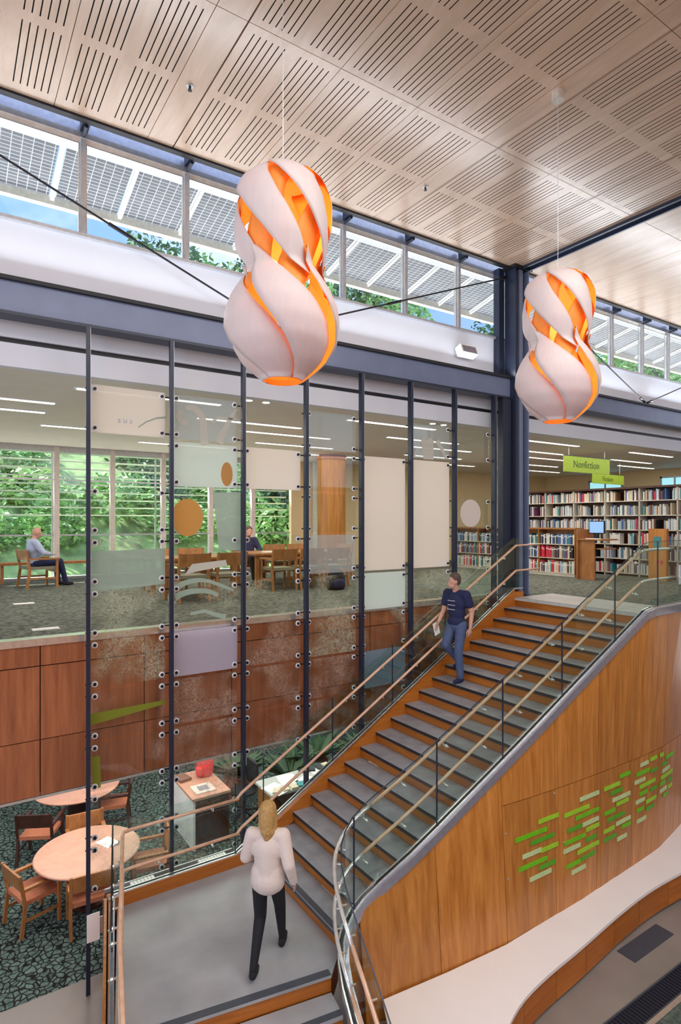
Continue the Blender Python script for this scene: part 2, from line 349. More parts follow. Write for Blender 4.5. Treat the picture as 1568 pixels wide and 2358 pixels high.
# ---- hall ceiling ----
ceil = empty('ceiling', (0, 0, ZC), kind='structure')
PW, PD = 1.075, 2.22
def slotted(width, depth, groups, rows):
    mb = MB(); t = .03; sw = .0115
    xs = [0, width]; ys = [0, depth]
    sl = []
    for g in groups:
        for k in range(6): sl.append((g+k*.069, g+k*.069+sw))
    for a, b in sl: xs += [a, b]
    for a, b in rows: ys += [a, b]
    xs = sorted(xs); ys = sorted(ys)
    for i in range(len(xs)-1):
        insx = any(abs(xs[i]-a) < 1e-6 for a, b in sl)
        for j in range(len(ys)-1):
            insy = any(abs(ys[j]-a) < 1e-6 for a, b in rows)
            x0, x1, y0, y1 = xs[i], xs[i+1], ys[j], ys[j+1]
            if insx and insy:
                mb.cur = 1
                mb._add([(x0,y0,t),(x1,y0,t),(x1,y1,t),(x0,y1,t),(x0,y0,0),(x1,y0,0),(x1,y1,0),(x0,y1,0)], [(0,3,2,1),(0,1,5,4),(1,2,6,5),(2,3,7,6),(3,0,4,7)])
            else:
                mb.cur = 0; mb._add([(x0,y0,0),(x1,y0,0),(x1,y1,0),(x0,y1,0)], [(0,3,2,1)])
    mb.cur = 0
    mb._add([(0,0,0),(width,0,0),(width,depth,0),(0,depth,0),(0,0,t),(width,0,t),(width,depth,t),(0,depth,t)], [(0,1,5,4),(1,2,6,5),(2,3,7,6),(3,0,4,7)])
    return mb.mesh('ceiling_panel', [M['ceil'], M['slot']])
GAP = .007
me_two = slotted(PW-GAP, PD-GAP, (.095, .632), ((.09, 1.04), (1.18, 2.13)))
me_two_a = slotted(PW-GAP, 2.33-GAP, (.095, .632), ((.10, 1.05), (1.18, 2.15)))
me_blank = slotted(.325-GAP, PD-GAP, (), ()); me_blank_a = slotted(.325-GAP, 2.33-GAP, (), ())
def put(me, x, y):
    o = bpy.data.objects.new('ceiling_panel', me); C.objects.link(o); o.parent = ceil; o.location = (x, y, 0)
xpos = [(-2.185, 1), (-1.11, 1), (-.035, 1), (1.04, 1), (2.115, 0), (2.45, 1), (3.525, 1), (4.60, 1), (5.675, 0), (5.96, 1), (7.035, 1), (8.11, 1)]
for yi, y0 in enumerate((5.31, 3.09, .87)):
    for x, two in xpos:
        x2 = x+.006
        if two and x > 8: 
            put(me_two_a if yi == 0 else me_two, x-.05, y0)
        else: put((me_two_a if yi == 0 else me_two) if two else (me_blank_a if yi == 0 else me_blank), x2, y0)
MB().box(-2.2, 9.2, .87, 7.62, ZC+.035, ZC+.06).build('ceiling_backing', M['slot'], ceil)
MB().box(-9, 9.13, -7.5, .86, ZC, ZC+.05).build('ceiling_field', M['ceil'], ceil)
MB().box(-9, -2.2, .86, 7.64, ZC, ZC+.05).build('ceiling_field', M['ceil'], ceil)
mep = slotted(1.6-GAP, PD-GAP, (), ()); mepa = slotted(1.6-GAP, 2.33-GAP, (), ())
for yi, y0 in enumerate((5.31, 3.09, .87, -1.35)):
    for k in range(7): put(mepa if yi == 0 else mep, 9.37+1.6*k, y0)
MB().box(9.35, 21, -7.5, 7.62, ZC+.035, ZC+.06).build('ceiling_backing', M['slot'], ceil)
# edge trim (black) and steel channel across the ceiling at the column
tr = MB().box(-9, 9.12, 7.63, 7.72, ZC-.03, ZC+.13).box(9.35, 21, 7.63, 7.72, ZC-.03, ZC+.13).build('trim_1', M['black']); tag(tr, kind='structure')
cb = empty('steel_beam', (9.23, 3, ZC-.05), label='dark steel beam recessed across the wood ceiling from the column', cat='beam')
MB().box(9.12, 9.155, -7, 7.6, ZC-.05, ZC+.10).box(9.31, 9.345, -7, 7.6, ZC-.05, ZC+.10).build('flange', M['steel_d'], cb)
MB().box(9.155, 9.31, -7, 7.6, ZC+.02, ZC+.05).build('web', M['steel'], cb)
# ---- clerestory ----
YC = 8.0; SILL = 3.56; HEAD = 4.78
hd = tag(MB().box(-9, 21, YC-.02, YC+.25, HEAD, ZC+.75).build('trim_2', M['alu']), kind='structure')
hd2 = tag(MB().box(-9, 21, YC-.08, YC-.02, HEAD, HEAD+.07).build('trim_3', M['white_m']), kind='structure')
wsp = tag(MB().box(-9, 21, 7.92, 8.06, 2.74, SILL-.03).build('wall_back', M['white']), kind='structure')
sill = tag(MB().box(-9, 21, 7.86, 8.1, SILL-.03, SILL+.01).build('trim_4', M['alu']), kind='structure')
mull = [1.418-1.30*k for k in range(4, 0, -1)]+[1.418, 2.74, 4.04, 5.339, 6.63, 7.902, 9.18, 10.45, 11.62, 12.798, 14.069, 15.266, 16.5, 17.8, 19.1, 20.4]
for i, (a, b) in enumerate(zip(mull, mull[1:])):
    wn = empty('window_%d' % (i+1), ((a+b)/2, YC, SILL), kind='structure')
    MB().box(a-.03, a+.03, YC-.07, YC+.05, SILL+.01, HEAD).build('mullion', M['alu'], wn)
    MB().box(a+.03, b-.03, YC-.02, YC+.02, HEAD-.05, HEAD).box(a+.03, b-.03, YC-.02, YC+.02, SILL+.01, SILL+.045).box(a+.03, a+.05, YC-.02, YC+.02, SILL+.045, HEAD-.05).box(b-.05, b-.03, YC-.02, YC+.02, SILL+.045, HEAD-.05).build('window_frame', M['white_m'], wn)
    MB().box(a+.05, b-.05, YC-.004, YC+.004, SILL+.045, HEAD-.05).build('pane', M['g_win'], wn)
    if a < 20: MB().box(a-.045, a+.045, 7.72, YC-.08, ZC-.02, ZC+.12).cyl((a, 7.74, ZC-.04), (a, YC-.08, ZC-.06), .025).build('bracket', M['steel_d'], wn)
# ---- main steel frame ----
def wbeam(x0, x1, lab):
    bm_ = empty('steel_beam', ((x0+x1)/2, 7.7, 2.34), label=lab, cat='beam')
    MB().box(x0, x1, 7.60, 7.86, 2.73, 2.775).build('flange', M['nose'], bm_)
    MB().box(x0, x1, 7.60, 7.86, 2.34, 2.375).build('flange', M['steel_d'], bm_)
    MB().box(x0, x1, 7.655, 7.69, 2.375, 2.73).build('web', M['steel'], bm_)
    MB().box(x0, x1, 7.69, 7.86, 2.775, 2.80).build('cap', M['white_m'], bm_)
wbeam(-9, 8.96, 'deep blue grey steel beam above the etched glass screen, left of the column')
wbeam(9.42, 21, 'deep blue grey steel beam over the book stacks, right of the column')
col = empty('steel_column', (9.15, 7.65, ZL), label='tall dark steel column rising beside the top of the stair', cat='column')
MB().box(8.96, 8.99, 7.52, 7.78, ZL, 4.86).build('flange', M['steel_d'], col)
MB().box(9.31, 9.345, 7.52, 7.78, ZL, 4.86).build('flange', M['steel'], col)  # lighter than its twin flange: the highlight is put into its colour
MB().box(8.99, 9.31, 7.64, 7.66, ZL, 4.86).build('web', M['steel_d'], col)
MB().box(9.10, 9.20, 7.55, 7.64, ZL, 4.86).build('conduit', M['steel'], col)
MB().box(8.70, 8.93, 7.60, 7.72, ZL, 2.33).box(8.80, 8.94, 7.78, 7.92, 2.80, 4.86).build('side_post', M['steel_d'], col)
MB().box(8.90, 9.40, 7.48, 7.85, 4.82, 4.87).build('cap_plate', M['black'], col)
# tie rods (V bracing under the ceiling)
def rod(a, b, lab):
    r = empty('tie_rod', a, label=lab, cat='tie rod')
    MB().cyl(a, b, .014, n=8).build('rod', M['black'], r)
    a, b = Vector(a), Vector(b); d = (b-a).normalized()
    MB().cyl(a, a+d*.22, .028).build('clevis', M['black'], r); MB().cyl(b-d*.22, b, .028).build('clevis', M['black'], r)
    MB().cyl(a+d*2.2, a+d*2.5, .024).build('turnbuckle', M['black'], r)
rod((4.01, 7.74, 2.82), (-1.13, 7.74, 4.78), 'thin black tie rod slanting from the left ceiling edge down behind the nearer lamp')
rod((4.01, 7.74, 2.82), (8.95, 7.74, 4.70), 'thin black tie rod rising from the beam to the left side of the column top')
rod((13.8, 7.74, 2.84), (9.40, 7.74, 4.70), 'thin black tie rod slanting down from the column top behind the farther lamp')
rod((13.9, 7.74, 2.84), (19.3, 7.74, 4.75), 'thin black tie rod rising to the right at the right edge of the photo')
# ---- upper level shell ----
up = MB().box(-9, 9.3, 7.98, 16.2, ZU-.05, ZU).box(9.9, 22, 4.3, 16.2, ZU-.05, ZU).box(9.3, 9.9, 7.42, 16.2, ZU-.05, ZU)
tag(up.build('floor', M['carpet_u']), kind='structure')
tl = empty('floor', (9.3, 6.1, ZU-.05), kind='structure')
for i in range(2):
    for j in range(5):
        MB().box(8.80+.55*i, 8.80+.55*(i+1)-.006, 4.95+.494*j, 4.95+.494*(j+1)-.006, ZU-.05, ZU+.001).build('stone_tile', M['tile'], tl)
sl = tag(MB().box(-9, 9.3, 7.93, 16.2, -3.22, ZU-.05).box(8.87, 22, 5.06, 7.93, -1.9, ZU-.051).box(9.3, 22, 7.93, 16.2, -3.22, ZU-.051).build('floor_slab', M['white']), kind='structure')
sl.name = 'floor'
tag(MB().box(-9, 8.7, 7.80, 7.98, -1.46, -1.375).build('trim_6', M['white_m']), kind='structure')
wb = empty('wall_back', (0, 7.9, -3.24), kind='structure')
bx = [.921+1.2135*k for k in range(-5, 8)]
for a, b in zip(bx, bx[1:]):
    b = min(b, 8.7)
    for z0, z1 in ((-3.24, -2.585), (-2.575, -1.712), (-1.700, -1.465)):
        MB().box(a+.006, b-.006, 7.83, 7.86, z0, z1).build('wood_panel', M['band'], wb)
MB().box(-6, 8.7, 7.862, 7.92, -3.22, -1.465).build('backing', M['slot'], wb)
tag(MB().box(-9, 8.75, 7.82, 7.94, -3.275, -3.245).build('trim_7', M['white_m']), kind='structure')
# low ceiling + white fascia with black slot
tag(MB().box(-9, 22, 8.12, 16.4, 1.86, 1.95).build('ceiling', M['ceil2']), kind='structure')
tag(MB().box(-9, 22, 8.0, 8.12, 1.84, 2.12).box(-9, 22, 8.0, 8.12, 2.185, 2.76).build('wall_back', M['white']), kind='structure')
tag(MB().box(-9, 22, 8.04, 8.13, 2.12, 2.185).build('trim_8', M['black']), kind='structure')
tag(MB().box(-9, 22, 8.3, 16.9, 2.95, 3.1).build('bounce_roof', M['solid']), kind='structure')  # white and out of view, added to bounce sun onto the hall ceiling
# window wall at the back of the reading room
M['mull'] = mat('pale_mullion', (.70, .62, .58), .5)
wx = [-3.0, -1.69, -.38, .93, 2.24, 3.55, 4.86, 6.2, 7.5, 8.8]
for i, (a, b) in enumerate(zip(wx, wx[1:])):
    wn = empty('window_%d' % (i+30), ((a+b)/2, 16, ZU), kind='structure')
    MB().box(a-.06, a+.06, 15.92, 16.06, ZU, 1.86).build('mullion', M['mull'], wn)
    MB().box(a+.06, b-.06, 15.96, 16.04, ZU, ZU+.06).box(a+.06, b-.06, 15.96, 16.04, 1.72, 1.86).box(a+.06, b-.06, 15.97, 16.03, -.34, -.30).box(a+.06, b-.06, 15.97, 16.03, 1.02, 1.06).build('window_frame', M['alu'], wn)
    MB().box(a+.06, b-.06, 15.995, 16.005, ZU+.06, 1.72).build('pane', M['g_win'], wn)
lou = empty('window_louvre', (3, 16.6, 0), label='white horizontal sunshade blades outside the reading room windows', cat='sunshade')
for k in range(9):
    MB().obox((2.9, 16.75, 1.78-.20*k), (6.1, 0, 0), (0, .05, -.012), (0, .002, .006)).build('blade', M['white_m'], lou)
for x in (-3, -.38, 2.24, 4.86, 7.5): MB().box(x-.02, x+.02, 16.68, 16.72, ZU-.3, 1.95).build('blade_post', M['alu'], lou)
tag(MB().box(8.8, 22, 16.0, 16.15, ZU, 1.9).build('wall_back', M['cream']), kind='structure')
wr = tag(MB().box(21.0, 21.15, 3, 16, ZU, 1.9).build('wall_right', M['cream']), kind='structure')
for k, (y0, y1) in enumerate(((7.0, 8.3), (10.2, 11.2), (12.6, 14.0))):
    wn = empty('window_%d' % (k+45), (20.97, (y0+y1)/2, .7), kind='structure')
    MB().box(20.93, 20.99, y0, y0+.06, .7, 1.6).box(20.93, 20.99, y1-.06, y1, .7, 1.6).box(20.93, 20.99, y0, y1, .7, .76).box(20.93, 20.99, y0, y1, 1.54, 1.6).box(20.94, 20.98, (y0+y1)/2-.03, (y0+y1)/2+.03, .76, 1.54).build('window_frame', M['alu'], wn)
    MB().box(20.96, 20.975, y0+.06, y1-.06, .76, 1.54).build('pane', emis('daylit_glass', (.30, .62, .70), .9), wn)
# curved timber-clad pier and pale curtain
pier = empty('timber_pier', (9.0, 14, ZU), label='curved brown timber-clad pier in the reading room', cat='pillar')
MB().loft([[(8.98+.42*math.cos(t), 14+.35*math.sin(t), z) for t in [2*PI*i/20 for i in range(20)]] for z in (ZU, 1.85)]).build('cladding', M['wall'], pier)
MB().loft([[(8.98+.45*math.cos(t), 14+.38*math.sin(t), z) for t in [2*PI*i/20 for i in range(20)]] for z in (1.74, 1.85)]).build('collar', M['band'], pier)
MB().box(9.55, 10.2, 15.85, 15.99, ZU, 1.86).build('curtain', M['paper']); cu = C.objects[-1]; tag(cu, 'pale curtain panel hanging beside the timber pier', 'curtain'); cu.name = 'curtain'
# ---- lower floor ----
tag(MB().box(-9, 22, 7.86, 18.2, ZL-.1, ZL).build('floor', M['carpet_l']), kind='structure')
tag(MB().box(-9, 22, -8, 7.86, ZL-.1, ZL).build('floor', M['concrete']), kind='structure')
tag(MB().box(-9, 22, 18.2, 18.35, ZL, -3.2).build('wall_back', M['white']), kind='structure')
# ================================================================== STAIR
RP = [(12.5, 5.75), (11.3, 5.3), (10.6, 5.13), (9.93, 5.03), (8.95, 4.955), (8.76, 4.95), (7.68, 5.03), (6.62, 5.10), (6.07, 5.14), (5.4, 5.20), (4.83, 5.25), (4.45, 5.29), (4.06, 5.36), (3.85, 5.385), (3.70, 5.37), (3.56, 5.31), (3.45, 5.22), (3.36, 5.08), (3.29, 4.9), (3.23, 4.66), (3.14, 4.2), (3.03, 3.7), (2.93, 3.2)]
XY = sorted([p for p in RP[:13]])
def ry(x): return interp(x, XY)
LD = Vector((-.178, -.984, 0))       # direction of the lower flight
def rz_(i):
    x, y = RP[i]
    if i < 14: return nosez(x)
    # arclength from index 14
    s = 0
    for j in range(14, i+1): s += math.dist(RP[j-1], RP[j])
    return max(nosez(RP[13][0])-s*.567, ZL-.05)
RZ = [rz_(i) for i in range(len(RP))]
def roff(i, d):      # offset point i by d to the inside (towards the treads)
    a = Vector(RP[max(i-1, 0)]); b = Vector(RP[min(i+1, len(RP)-1)]); t = (b-a).normalized(); nrm = Vector((t.y, -t.x))
    p = Vector(RP[i])+nrm*d; return p
stair = empty('staircase', (6, 6.3, ZL), label='wide timber staircase with slate treads between glass guards', cat='staircase')
YL = 7.41
for k in range(1, 19):
    x = X0-RUN*k; z = ZU-H*k
    xa, xb = x, x+RUN+.03
    ya, yb = ry(xa)+.03, ry(xb)+.03
    mb = MB(); mb._add([(xa, ya, z-.045), (xb, yb, z-.045), (xb, YL, z-.045), (xa, YL, z-.045), (xa, ya, z), (xb, yb, z), (xb, YL, z), (xa, YL, z)], [(0,3,2,1),(4,5,6,7),(1,2,6,5),(2,3,7,6),(0,1,5,4)])
    mb.cur = 1; mb._add([(xa, ya, z-.045), (xa, YL, z-.045), (xa, YL, z-.004), (xa, ya, z-.004), (xa, ya, z), (xa, YL, z)], [(0,3,2,1)[::1], (3,2,5,4)])
    if k == 18: mb._add([(xa+.01, ya, z+.002), (xa+.085, ya, z+.002), (xa+.085, YL, z+.002), (xa+.01, YL, z+.002)], [(0,1,2,3)])
    mb.build('tread', [M['stone'], M['nose2'] if k == 18 else M['nose']], stair)
for k in range(0, 19):
    x = X0-RUN*k+.035; z1 = ZU-H*k-(.045 if k else .05); z0 = ZU-H*(k+1)
    y0 = ry(x)+.03 if k < 18 else 5.32
    MB().box(x, x+.02, y0, YL, z0, z1).build('riser', M['stair'], stair)
MB().box(X0, X0+.03, ry(X0)+.03, YL, ZU-.045, ZU+.0015).build('nosing', M['nose'], stair)
# landing
LPOLY = [(1.70, 7.41), (3.55, 7.41), (3.55, 5.36), (3.42, 5.24), (3.27, 5.10), (1.92, 5.34), (1.23, 5.46)]
mb = MB(); mb.prism(LPOLY, ZLAND-.025, ZLAND); mb.build('landing_slab', M['stone_l'], stair)
mb = MB(); mb.prism([(1.70, 7.39), (3.55, 7.39), (3.55, 5.4), (3.27, 5.13), (1.95, 5.37), (1.26, 5.48)], ZLAND-.36, ZLAND-.026); mb.build('landing_frame', M['stair'], stair)
def strip(a, b, wid, z, name, m, th=.004):
    a = Vector((*a, z)); b = Vector((*b, z)); d = (b-a).normalized(); n = Vector((-d.y, d.x, 0))
    MB().quadprism(a, b, b+n*wid, a+n*wid, (0, 0, th)).build(name, m, stair)
strip((3.275, 5.108), (1.25, 5.465), -.085, ZLAND+.0005, 'nosing_strip', M['nose2'])
strip((3.40, 5.29), (3.27, 5.12), .0, ZLAND, 'nosing_strip', M['nose2']) if False else None
# lower flight, five treads fanning down towards the hall floor
na, nb = Vector((3.27, 5.10, 0)), Vector((1.23, 5.46, 0))
for k in range(1, 6):
    o1 = LD*(.30*(k-1)); o2 = LD*(.30*k)
    wa = Vector((-.03*k, 0, 0)); a1 = na+o1; b1 = nb+o1*1.15; a2 = na+o2; b2 = nb+o2*1.15; z = ZLAND-H*k
    u = LD*(-.02)
    MB()._add([(a1.x, a1.y, z-.045), (b1.x, b1.y, z-.045), (b2.x, b2.y, z-.045), (a2.x, a2.y, z-.045), (a1.x, a1.y, z), (b1.x, b1.y, z), (b2.x, b2.y, z), (a2.x, a2.y, z)], [(0,3,2,1)[::-1],(4,5,6,7)[::-1],(0,1,5,4)[::-1],(1,2,6,5)[::-1],(2,3,7,6)[::-1],(3,0,4,7)[::-1]]).build('tread', M['stone_l'], stair)
    MB().quadprism((a1.x+.006, a1.y+.035, z), (b1.x+.006, b1.y+.035, z), (b1.x+.006, b1.y+.035, z+H-.027), (a1.x+.006, a1.y+.035, z+H-.027), (0, -.02, 0)).build('riser', M['stair'], stair)
    MB().quadprism((a2.x, a2.y, z+.001), (b2.x, b2.y, z+.001), (b2.x+.01, b2.y+.07, z+.001), (a2.x+.01, a2.y+.07, z+.001), (0, 0, .003)).build('nosing_strip', M['nose2'], stair)
# left stringer (inner timber face, white cap)
xa, xb = 3.36, X0
zt = lambda x: nosez(x)+.155
mb = MB(); mb._add([(xa, YL, ZLAND), (xb, YL, ZU-.5), (xb, YL, zt(xb)), (xa, YL, ZLAND+.155), (xa, YL+.09, ZLAND-.3), (xb, YL+.09, ZU-.5), (xb, YL+.09, zt(xb)), (xa, YL+.09, ZLAND+.155)], [(0,1,2,3),(7,6,5,4),(0,4,5,1),(3,2,6,7),(0,3,7,4),(1,5,6,2)])
mb.build('stringer', M['stair'], stair)
MB().box(1.60, xa, YL, YL+.09, ZLAND-.38, ZLAND+.155).build('stringer', M['stair'], stair)
MB().box(xb, 9.05, YL, YL+.09, ZU-.2, ZU+.10).build('stringer', M['stair'], stair)
# left side of landing and lower flight
e0 = Vector((1.62, 7.5, 0)); e1 = Vector((1.17, 5.46, 0)); e2 = e1+LD*1.9
def slant(a, b, za0, zb0, za1, zb1, th, name, m, par):
    d = (b-a).normalized(); n = Vector((d.y, -d.x, 0))*th
    MB().quadprism((a.x, a.y, za0), (b.x, b.y, zb0), (b.x, b.y, zb1), (a.x, a.y, za1), n).build(name, m, par)
slant(e0, e1, ZLAND-.38, ZLAND-.38, ZLAND+.13, ZLAND+.13, -.06, 'stringer', M['stair'], stair)
slant(e1, e2, ZL, ZL, ZLAND+.13, ZL+.1, -.06, 'stringer', M['stair'], stair)
lw = e0+Vector((-.045, .01, 0)); lw1 = e1+Vector((-.045, 0, 0)); dm = (lw+lw1)/2
for a, b in ((lw, dm), (dm, lw1)):
    d = (b-a).normalized()*.004
    slant(a+d, b-d, ZL+.1, ZL+.1, ZLAND+.11, ZLAND+.11, -.03, 'side_panel', M['wall'], stair)
slant(lw, lw1, ZL, ZL, ZL+.1, ZL+.1, -.04, 'skirting', M['black'], stair)
MB().box(1.56, 3.6, YL+.085, YL+.11, ZL, ZLAND+.10).build('side_panel', M['band'], stair)

# far side of the hall, behind the viewpoint
wf = tag(MB().box(-9, 21, -7.7, -7.5, ZL, 1.6).build('wall_front', M['wall']), kind='structure')
for i in range(10):
    MB().box(-9+3.3*i-.06, -9+3.3*i+.06, -7.66, -7.54, 1.6, ZC).build('mullion', M['alu'], wf)
tag(MB().box(21.0, 21.15, -7.7, 3, ZL, ZC).build('wall_right', M['cream']), kind='structure')
# wood wall below the right guard
wrw = empty('wall_right', (6, 5, ZL), kind='structure')
BASEY = [(2.9, 3.1), (3.0, 3.6)]
BASE = [(3.9, 5.12), (4.83, 5.02), (5.73, 4.95), (7.25, 4.98), (8.07, 5.03), (9.4, 5.10), (11.05, 5.4), (12.5, 5.8)]
def wtop(x):
    y = ry(x)-.075; return y, (nosez(x)+.02 if x < X0 else ZU+.0)
def wy(x, z):
    yt, zt_ = wtop(x); yb = interp(x, BASE); t = (z-ZL)/(zt_-ZL); return lerp(yb, yt, min(max(t, 0), 1))
seams = [3.76, 4.76, 5.78, 6.74, 7.66, 8.58, 9.45, 10.4, 11.4, 12.4]
for a, b in zip(seams, seams[1:]):
    a2, b2 = a+.004, b-.004
    rows = [(None, -3.56), (-3.55, 'top')] if a >= 5.7 else [(None, 'top')]
    for r0, r1 in rows:
        n = 4 if (a < 8.81 < b) else 2
        xs = [lerp(a2, b2, i/(n)) for i in range(n+1)]
        if a < 8.81 < b: xs = sorted(xs+[8.809])
        rings = []
        fr, bk = [], []
        mb = MB(); vs = []
        for x in xs:
            z0 = ZL if r0 is None else r0; z1 = wtop(x)[1] if r1 == 'top' else r1
            y0 = wy(x, z0); y1 = wy(x, z1)
            vs += [(x, y0, z0), (x, y1, z1), (x, y1+.025, z1), (x, y0+.025, z0)]
        fs = []
        for i in range(len(xs)-1):
            p, q = 4*i, 4*(i+1)
            fs += [(p, q, q+1, p+1), (p+2, q+2, q+3, p+3), (p+1, q+1, q+2, p+2), (p, p+3, q+3, q)]
        fs += [(0, 1, 2, 3), tuple(4*(len(xs)-1)+j for j in (3, 2, 1, 0))]
        mb._add(vs, fs); mb.build('wood_panel', M['wall'], wrw)
# bend panels
idx = list(range(13, len(RP)))
for i, j in zip(idx, idx[1:]):
    a = roff(i, -.075); b = roff(j, -.075)
    MB().quadprism((a.x, a.y, ZL), (b.x, b.y, ZL), (b.x, b.y, max(RZ[j]+.02, ZL+.02)), (a.x, a.y, RZ[i]+.02), (0.02, .02, 0)).build('wood_panel', M['wall'], wrw)
a = roff(13, -.075)
MB().quadprism((3.755, wy(3.76, ZL), ZL), (a.x, a.y, ZL), (a.x, a.y, RZ[13]+.02), (3.755, wy(3.76, -4.2), nosez(3.755)+.02), (.02, .02, 0)).build('wood_panel', M['wall'], wrw)
MB()._add([(x, ry(x)-.03+.06, z) for x in (3.9, 12.4) for z in (ZL, nosez(x))], [(0, 2, 3, 1)]).build('backing', M['slot'], wrw)
# ================================================================== GUARDS
def sheet(pts, th, name, m, par):      # pts: list of (x,y,z0,z1)
    mb = MB(); vs = []
    for i, (x, y, z0, z1) in enumerate(pts):
        a = Vector(pts[max(i-1, 0)][:2]); b = Vector(pts[min(i+1, len(pts)-1)][:2]); t = (b-a).normalized(); n = Vector((t.y, -t.x))*th/2
        vs += [(x-n.x, y-n.y, z0), (x-n.x, y-n.y, z1), (x+n.x, y+n.y, z1), (x+n.x, y+n.y, z0)]
    fs = []
    for i in range(len(pts)-1):
        p, q = 4*i, 4*(i+1); fs += [(p, q, q+1, p+1), (p+2, q+2, q+3, p+3), (p+1, q+1, q+2, p+2), (p, p+3, q+3, q)]
    fs += [(0, 1, 2, 3), tuple(4*(len(pts)-1)+j for j in (3, 2, 1, 0))]
    mb._add(vs, fs); return mb.build(name, m, par)
gr = empty('glass_railing', (6, 5.1, -3), label='glass guard with two maple handrails on the near, right side of the stair', cat='railing')
N = len(RP)
prof = lambda lo, hi, off=0: [(*roff(i, off), RZ[i]+lo, RZ[i]+hi) for i in range(N)]
sheet(prof(-.03, .085, -.075), .05, 'shoe_cover', M['lav'], gr)
sheet(prof(-.03, .10, -.045), .012, 'shoe_edge', M['white_m'], gr)
sheet(prof(-.03, .095, -.016), .040, 'gasket', M['black'], gr)
sheet(prof(-.05, .10, .012), .016, 'shoe_edge', M['white_m'], gr)
# densified guard points for glass panes
def along(x):   # point on straight part
    return (x, ry(x), nosez(x))
jx = [12.5, 11.4, 10.3, 9.2, 8.09, 6.97, 5.88, 4.84, 3.72]
for a, b in zip(jx, jx[1:]):
    xs = [a-.006]+[x for x, y in RP if b < x < a and x > 3.72]+([8.81] if b < 8.81 < a else [])+[b+.006]
    xs = sorted(set(xs), reverse=True)
    sheet([(x, ry(x)-.016, nosez(x)+.09, nosez(x)+1.10) for x in xs], .012, 'glass_pane', M['g_guard'], gr)
for s0, s1 in ((14, 19), (19, len(RP)-1)):
    sheet([(*roff(i, -.016), RZ[i]+.09, RZ[i]+1.10) for i in range(s0, s1+1)], .012, 'glass_pane', M['g_guard'], gr)
for x in jx[1:]: MB().box(x-.007, x+.007, ry(x)-.024, ry(x)-.008, nosez(x)+.09, nosez(x)+1.10).build('glass_edge', M['dark_glass'] if 'dark_glass' in M else M['steel_d'], gr)
sheet([(*roff(i, -.016), RZ[i]+1.098, RZ[i]+1.106) for i in range(N)], .013, 'glass_edge', M['steel_d'], gr)
def smooth(pts, it=2):
    for _ in range(it):
        q = [pts[0]]
        for a, b in zip(pts, pts[1:]): q += [a.lerp(b, .25), a.lerp(b, .75)]
        pts = q+[pts[-1]]
    return pts
def railR(h, r):
    pts = [Vector((*roff(i, .055), RZ[i]+h)) for i in range(3, N)]
    # straight to the bend then the curve
    return smooth(pts, 1)
for h, nm in ((.97, 'handrail'), (.50, 'handrail')):
    pts = railR(h, .02)
    ps = [p for p in pts if p.x > 3.62+(.35 if h > .9 else .2)]; pc = [p for p in pts if p not in ps]
    mid = [p for p in pc if p.y > 4.35]; end = [p for p in pc if p.y <= 4.35]
    flat = [p for p in ps if p.x > 8.75]; ps = [p for p in ps if p.x <= 8.75]
    m = MB(); m.smooth = True; m.tube([flat[-1]]+ps, .021).build(nm, M['rail'], gr)
    m = MB(); m.smooth = True; m.tube(flat, .021).build('steel_rail_end', M['white_m'], gr)
    m = MB(); m.smooth = True; m.tube([ps[-1]]+mid, .022).build('steel_rail_bend', M['white_m'], gr)
    m = MB(); m.smooth = True; m.tube([mid[-1]]+end, .021).build(nm, M['rail'], gr)
    for x in [8.6, 8.0, 7.4, 6.8, 6.2, 5.6, 5.0, 4.4, 3.9]:
        y = ry(x); z = nosez(x)+h
        MB().cyl((x, y-.03, z-.06), (x, y+.055, z-.06), .011, n=8).cyl((x, y+.055, z-.06), (x, y+.055, z-.015), .009, n=8).cyl((x, y+.0, z-.06), (x, y+.008, z-.06), .026, n=10).build('bracket', M['white_m'], gr)
    for i in range(15, 23):
        p = roff(i, .055); q = roff(i, -.03); z = RZ[i]+h-.06
        MB().cyl((q.x, q.y, z), (p.x, p.y, z), .011, n=8).cyl((p.x, p.y, z), (p.x, p.y, z+.045), .009, n=8).build('bracket', M['white_m'], gr)
# left guard
gl = empty('glass_railing', (5, 7.46, -3), label='glass guard with two maple handrails on the far, left side of the stair and landing', cat='railing')
yg = YL+.045
LP = [(9.05, yg, ZU), (X0, yg, ZU), (3.24, yg, ZLAND), (1.66, yg, ZLAND), (1.20, 5.46, ZLAND)]
ee = Vector((1.20, 5.46, 0))+LD*1.75; LP.append((ee.x, ee.y, ZL-.0))
sheet([(x, y, z+.152, z+.165) for x, y, z in LP[:4]], .03, 'gasket', M['black'], gl)
sheet([(x, y-.028, z+.150, z+.172) for x, y, z in LP[:4]], .018, 'shoe_edge', M['white_m'], gl)
sheet([(x, y+.028, z+.150, z+.172) for x, y, z in LP[:4]], .018, 'shoe_edge', M['white_m'], gl)
sheet([(x+(.0), y, z+.10, z+.16) for x, y, z in LP[3:]], .05, 'shoe_edge', M['lav'], gl)
def seg(ax, bx_, n=1): pass
ljx = [9.05, 8.23, 7.09, 5.94, 4.80, 3.66, 3.24]
for a, b in zip(ljx[:-1], ljx[1:]):
    xs = [a-.006]+([X0] if b < X0 < a else [])+[b+.006]
    sheet([(x, yg, nosez(x)+.16, nosez(x)+1.10) for x in xs], .012, 'glass_pane', M['g_guard'], gl)
    MB().box(b-.006, b+.006, yg-.007, yg+.007, nosez(b)+.16, nosez(b)+1.10).build('glass_edge', M['steel_d'], gl)
for a, b in ((3.23, 2.45), (2.44, 1.67)):
    sheet([(a, yg, ZLAND+.16, ZLAND+1.04), (b, yg, ZLAND+.16, ZLAND+1.04)], .012, 'glass_pane', M['g_guard'], gl)
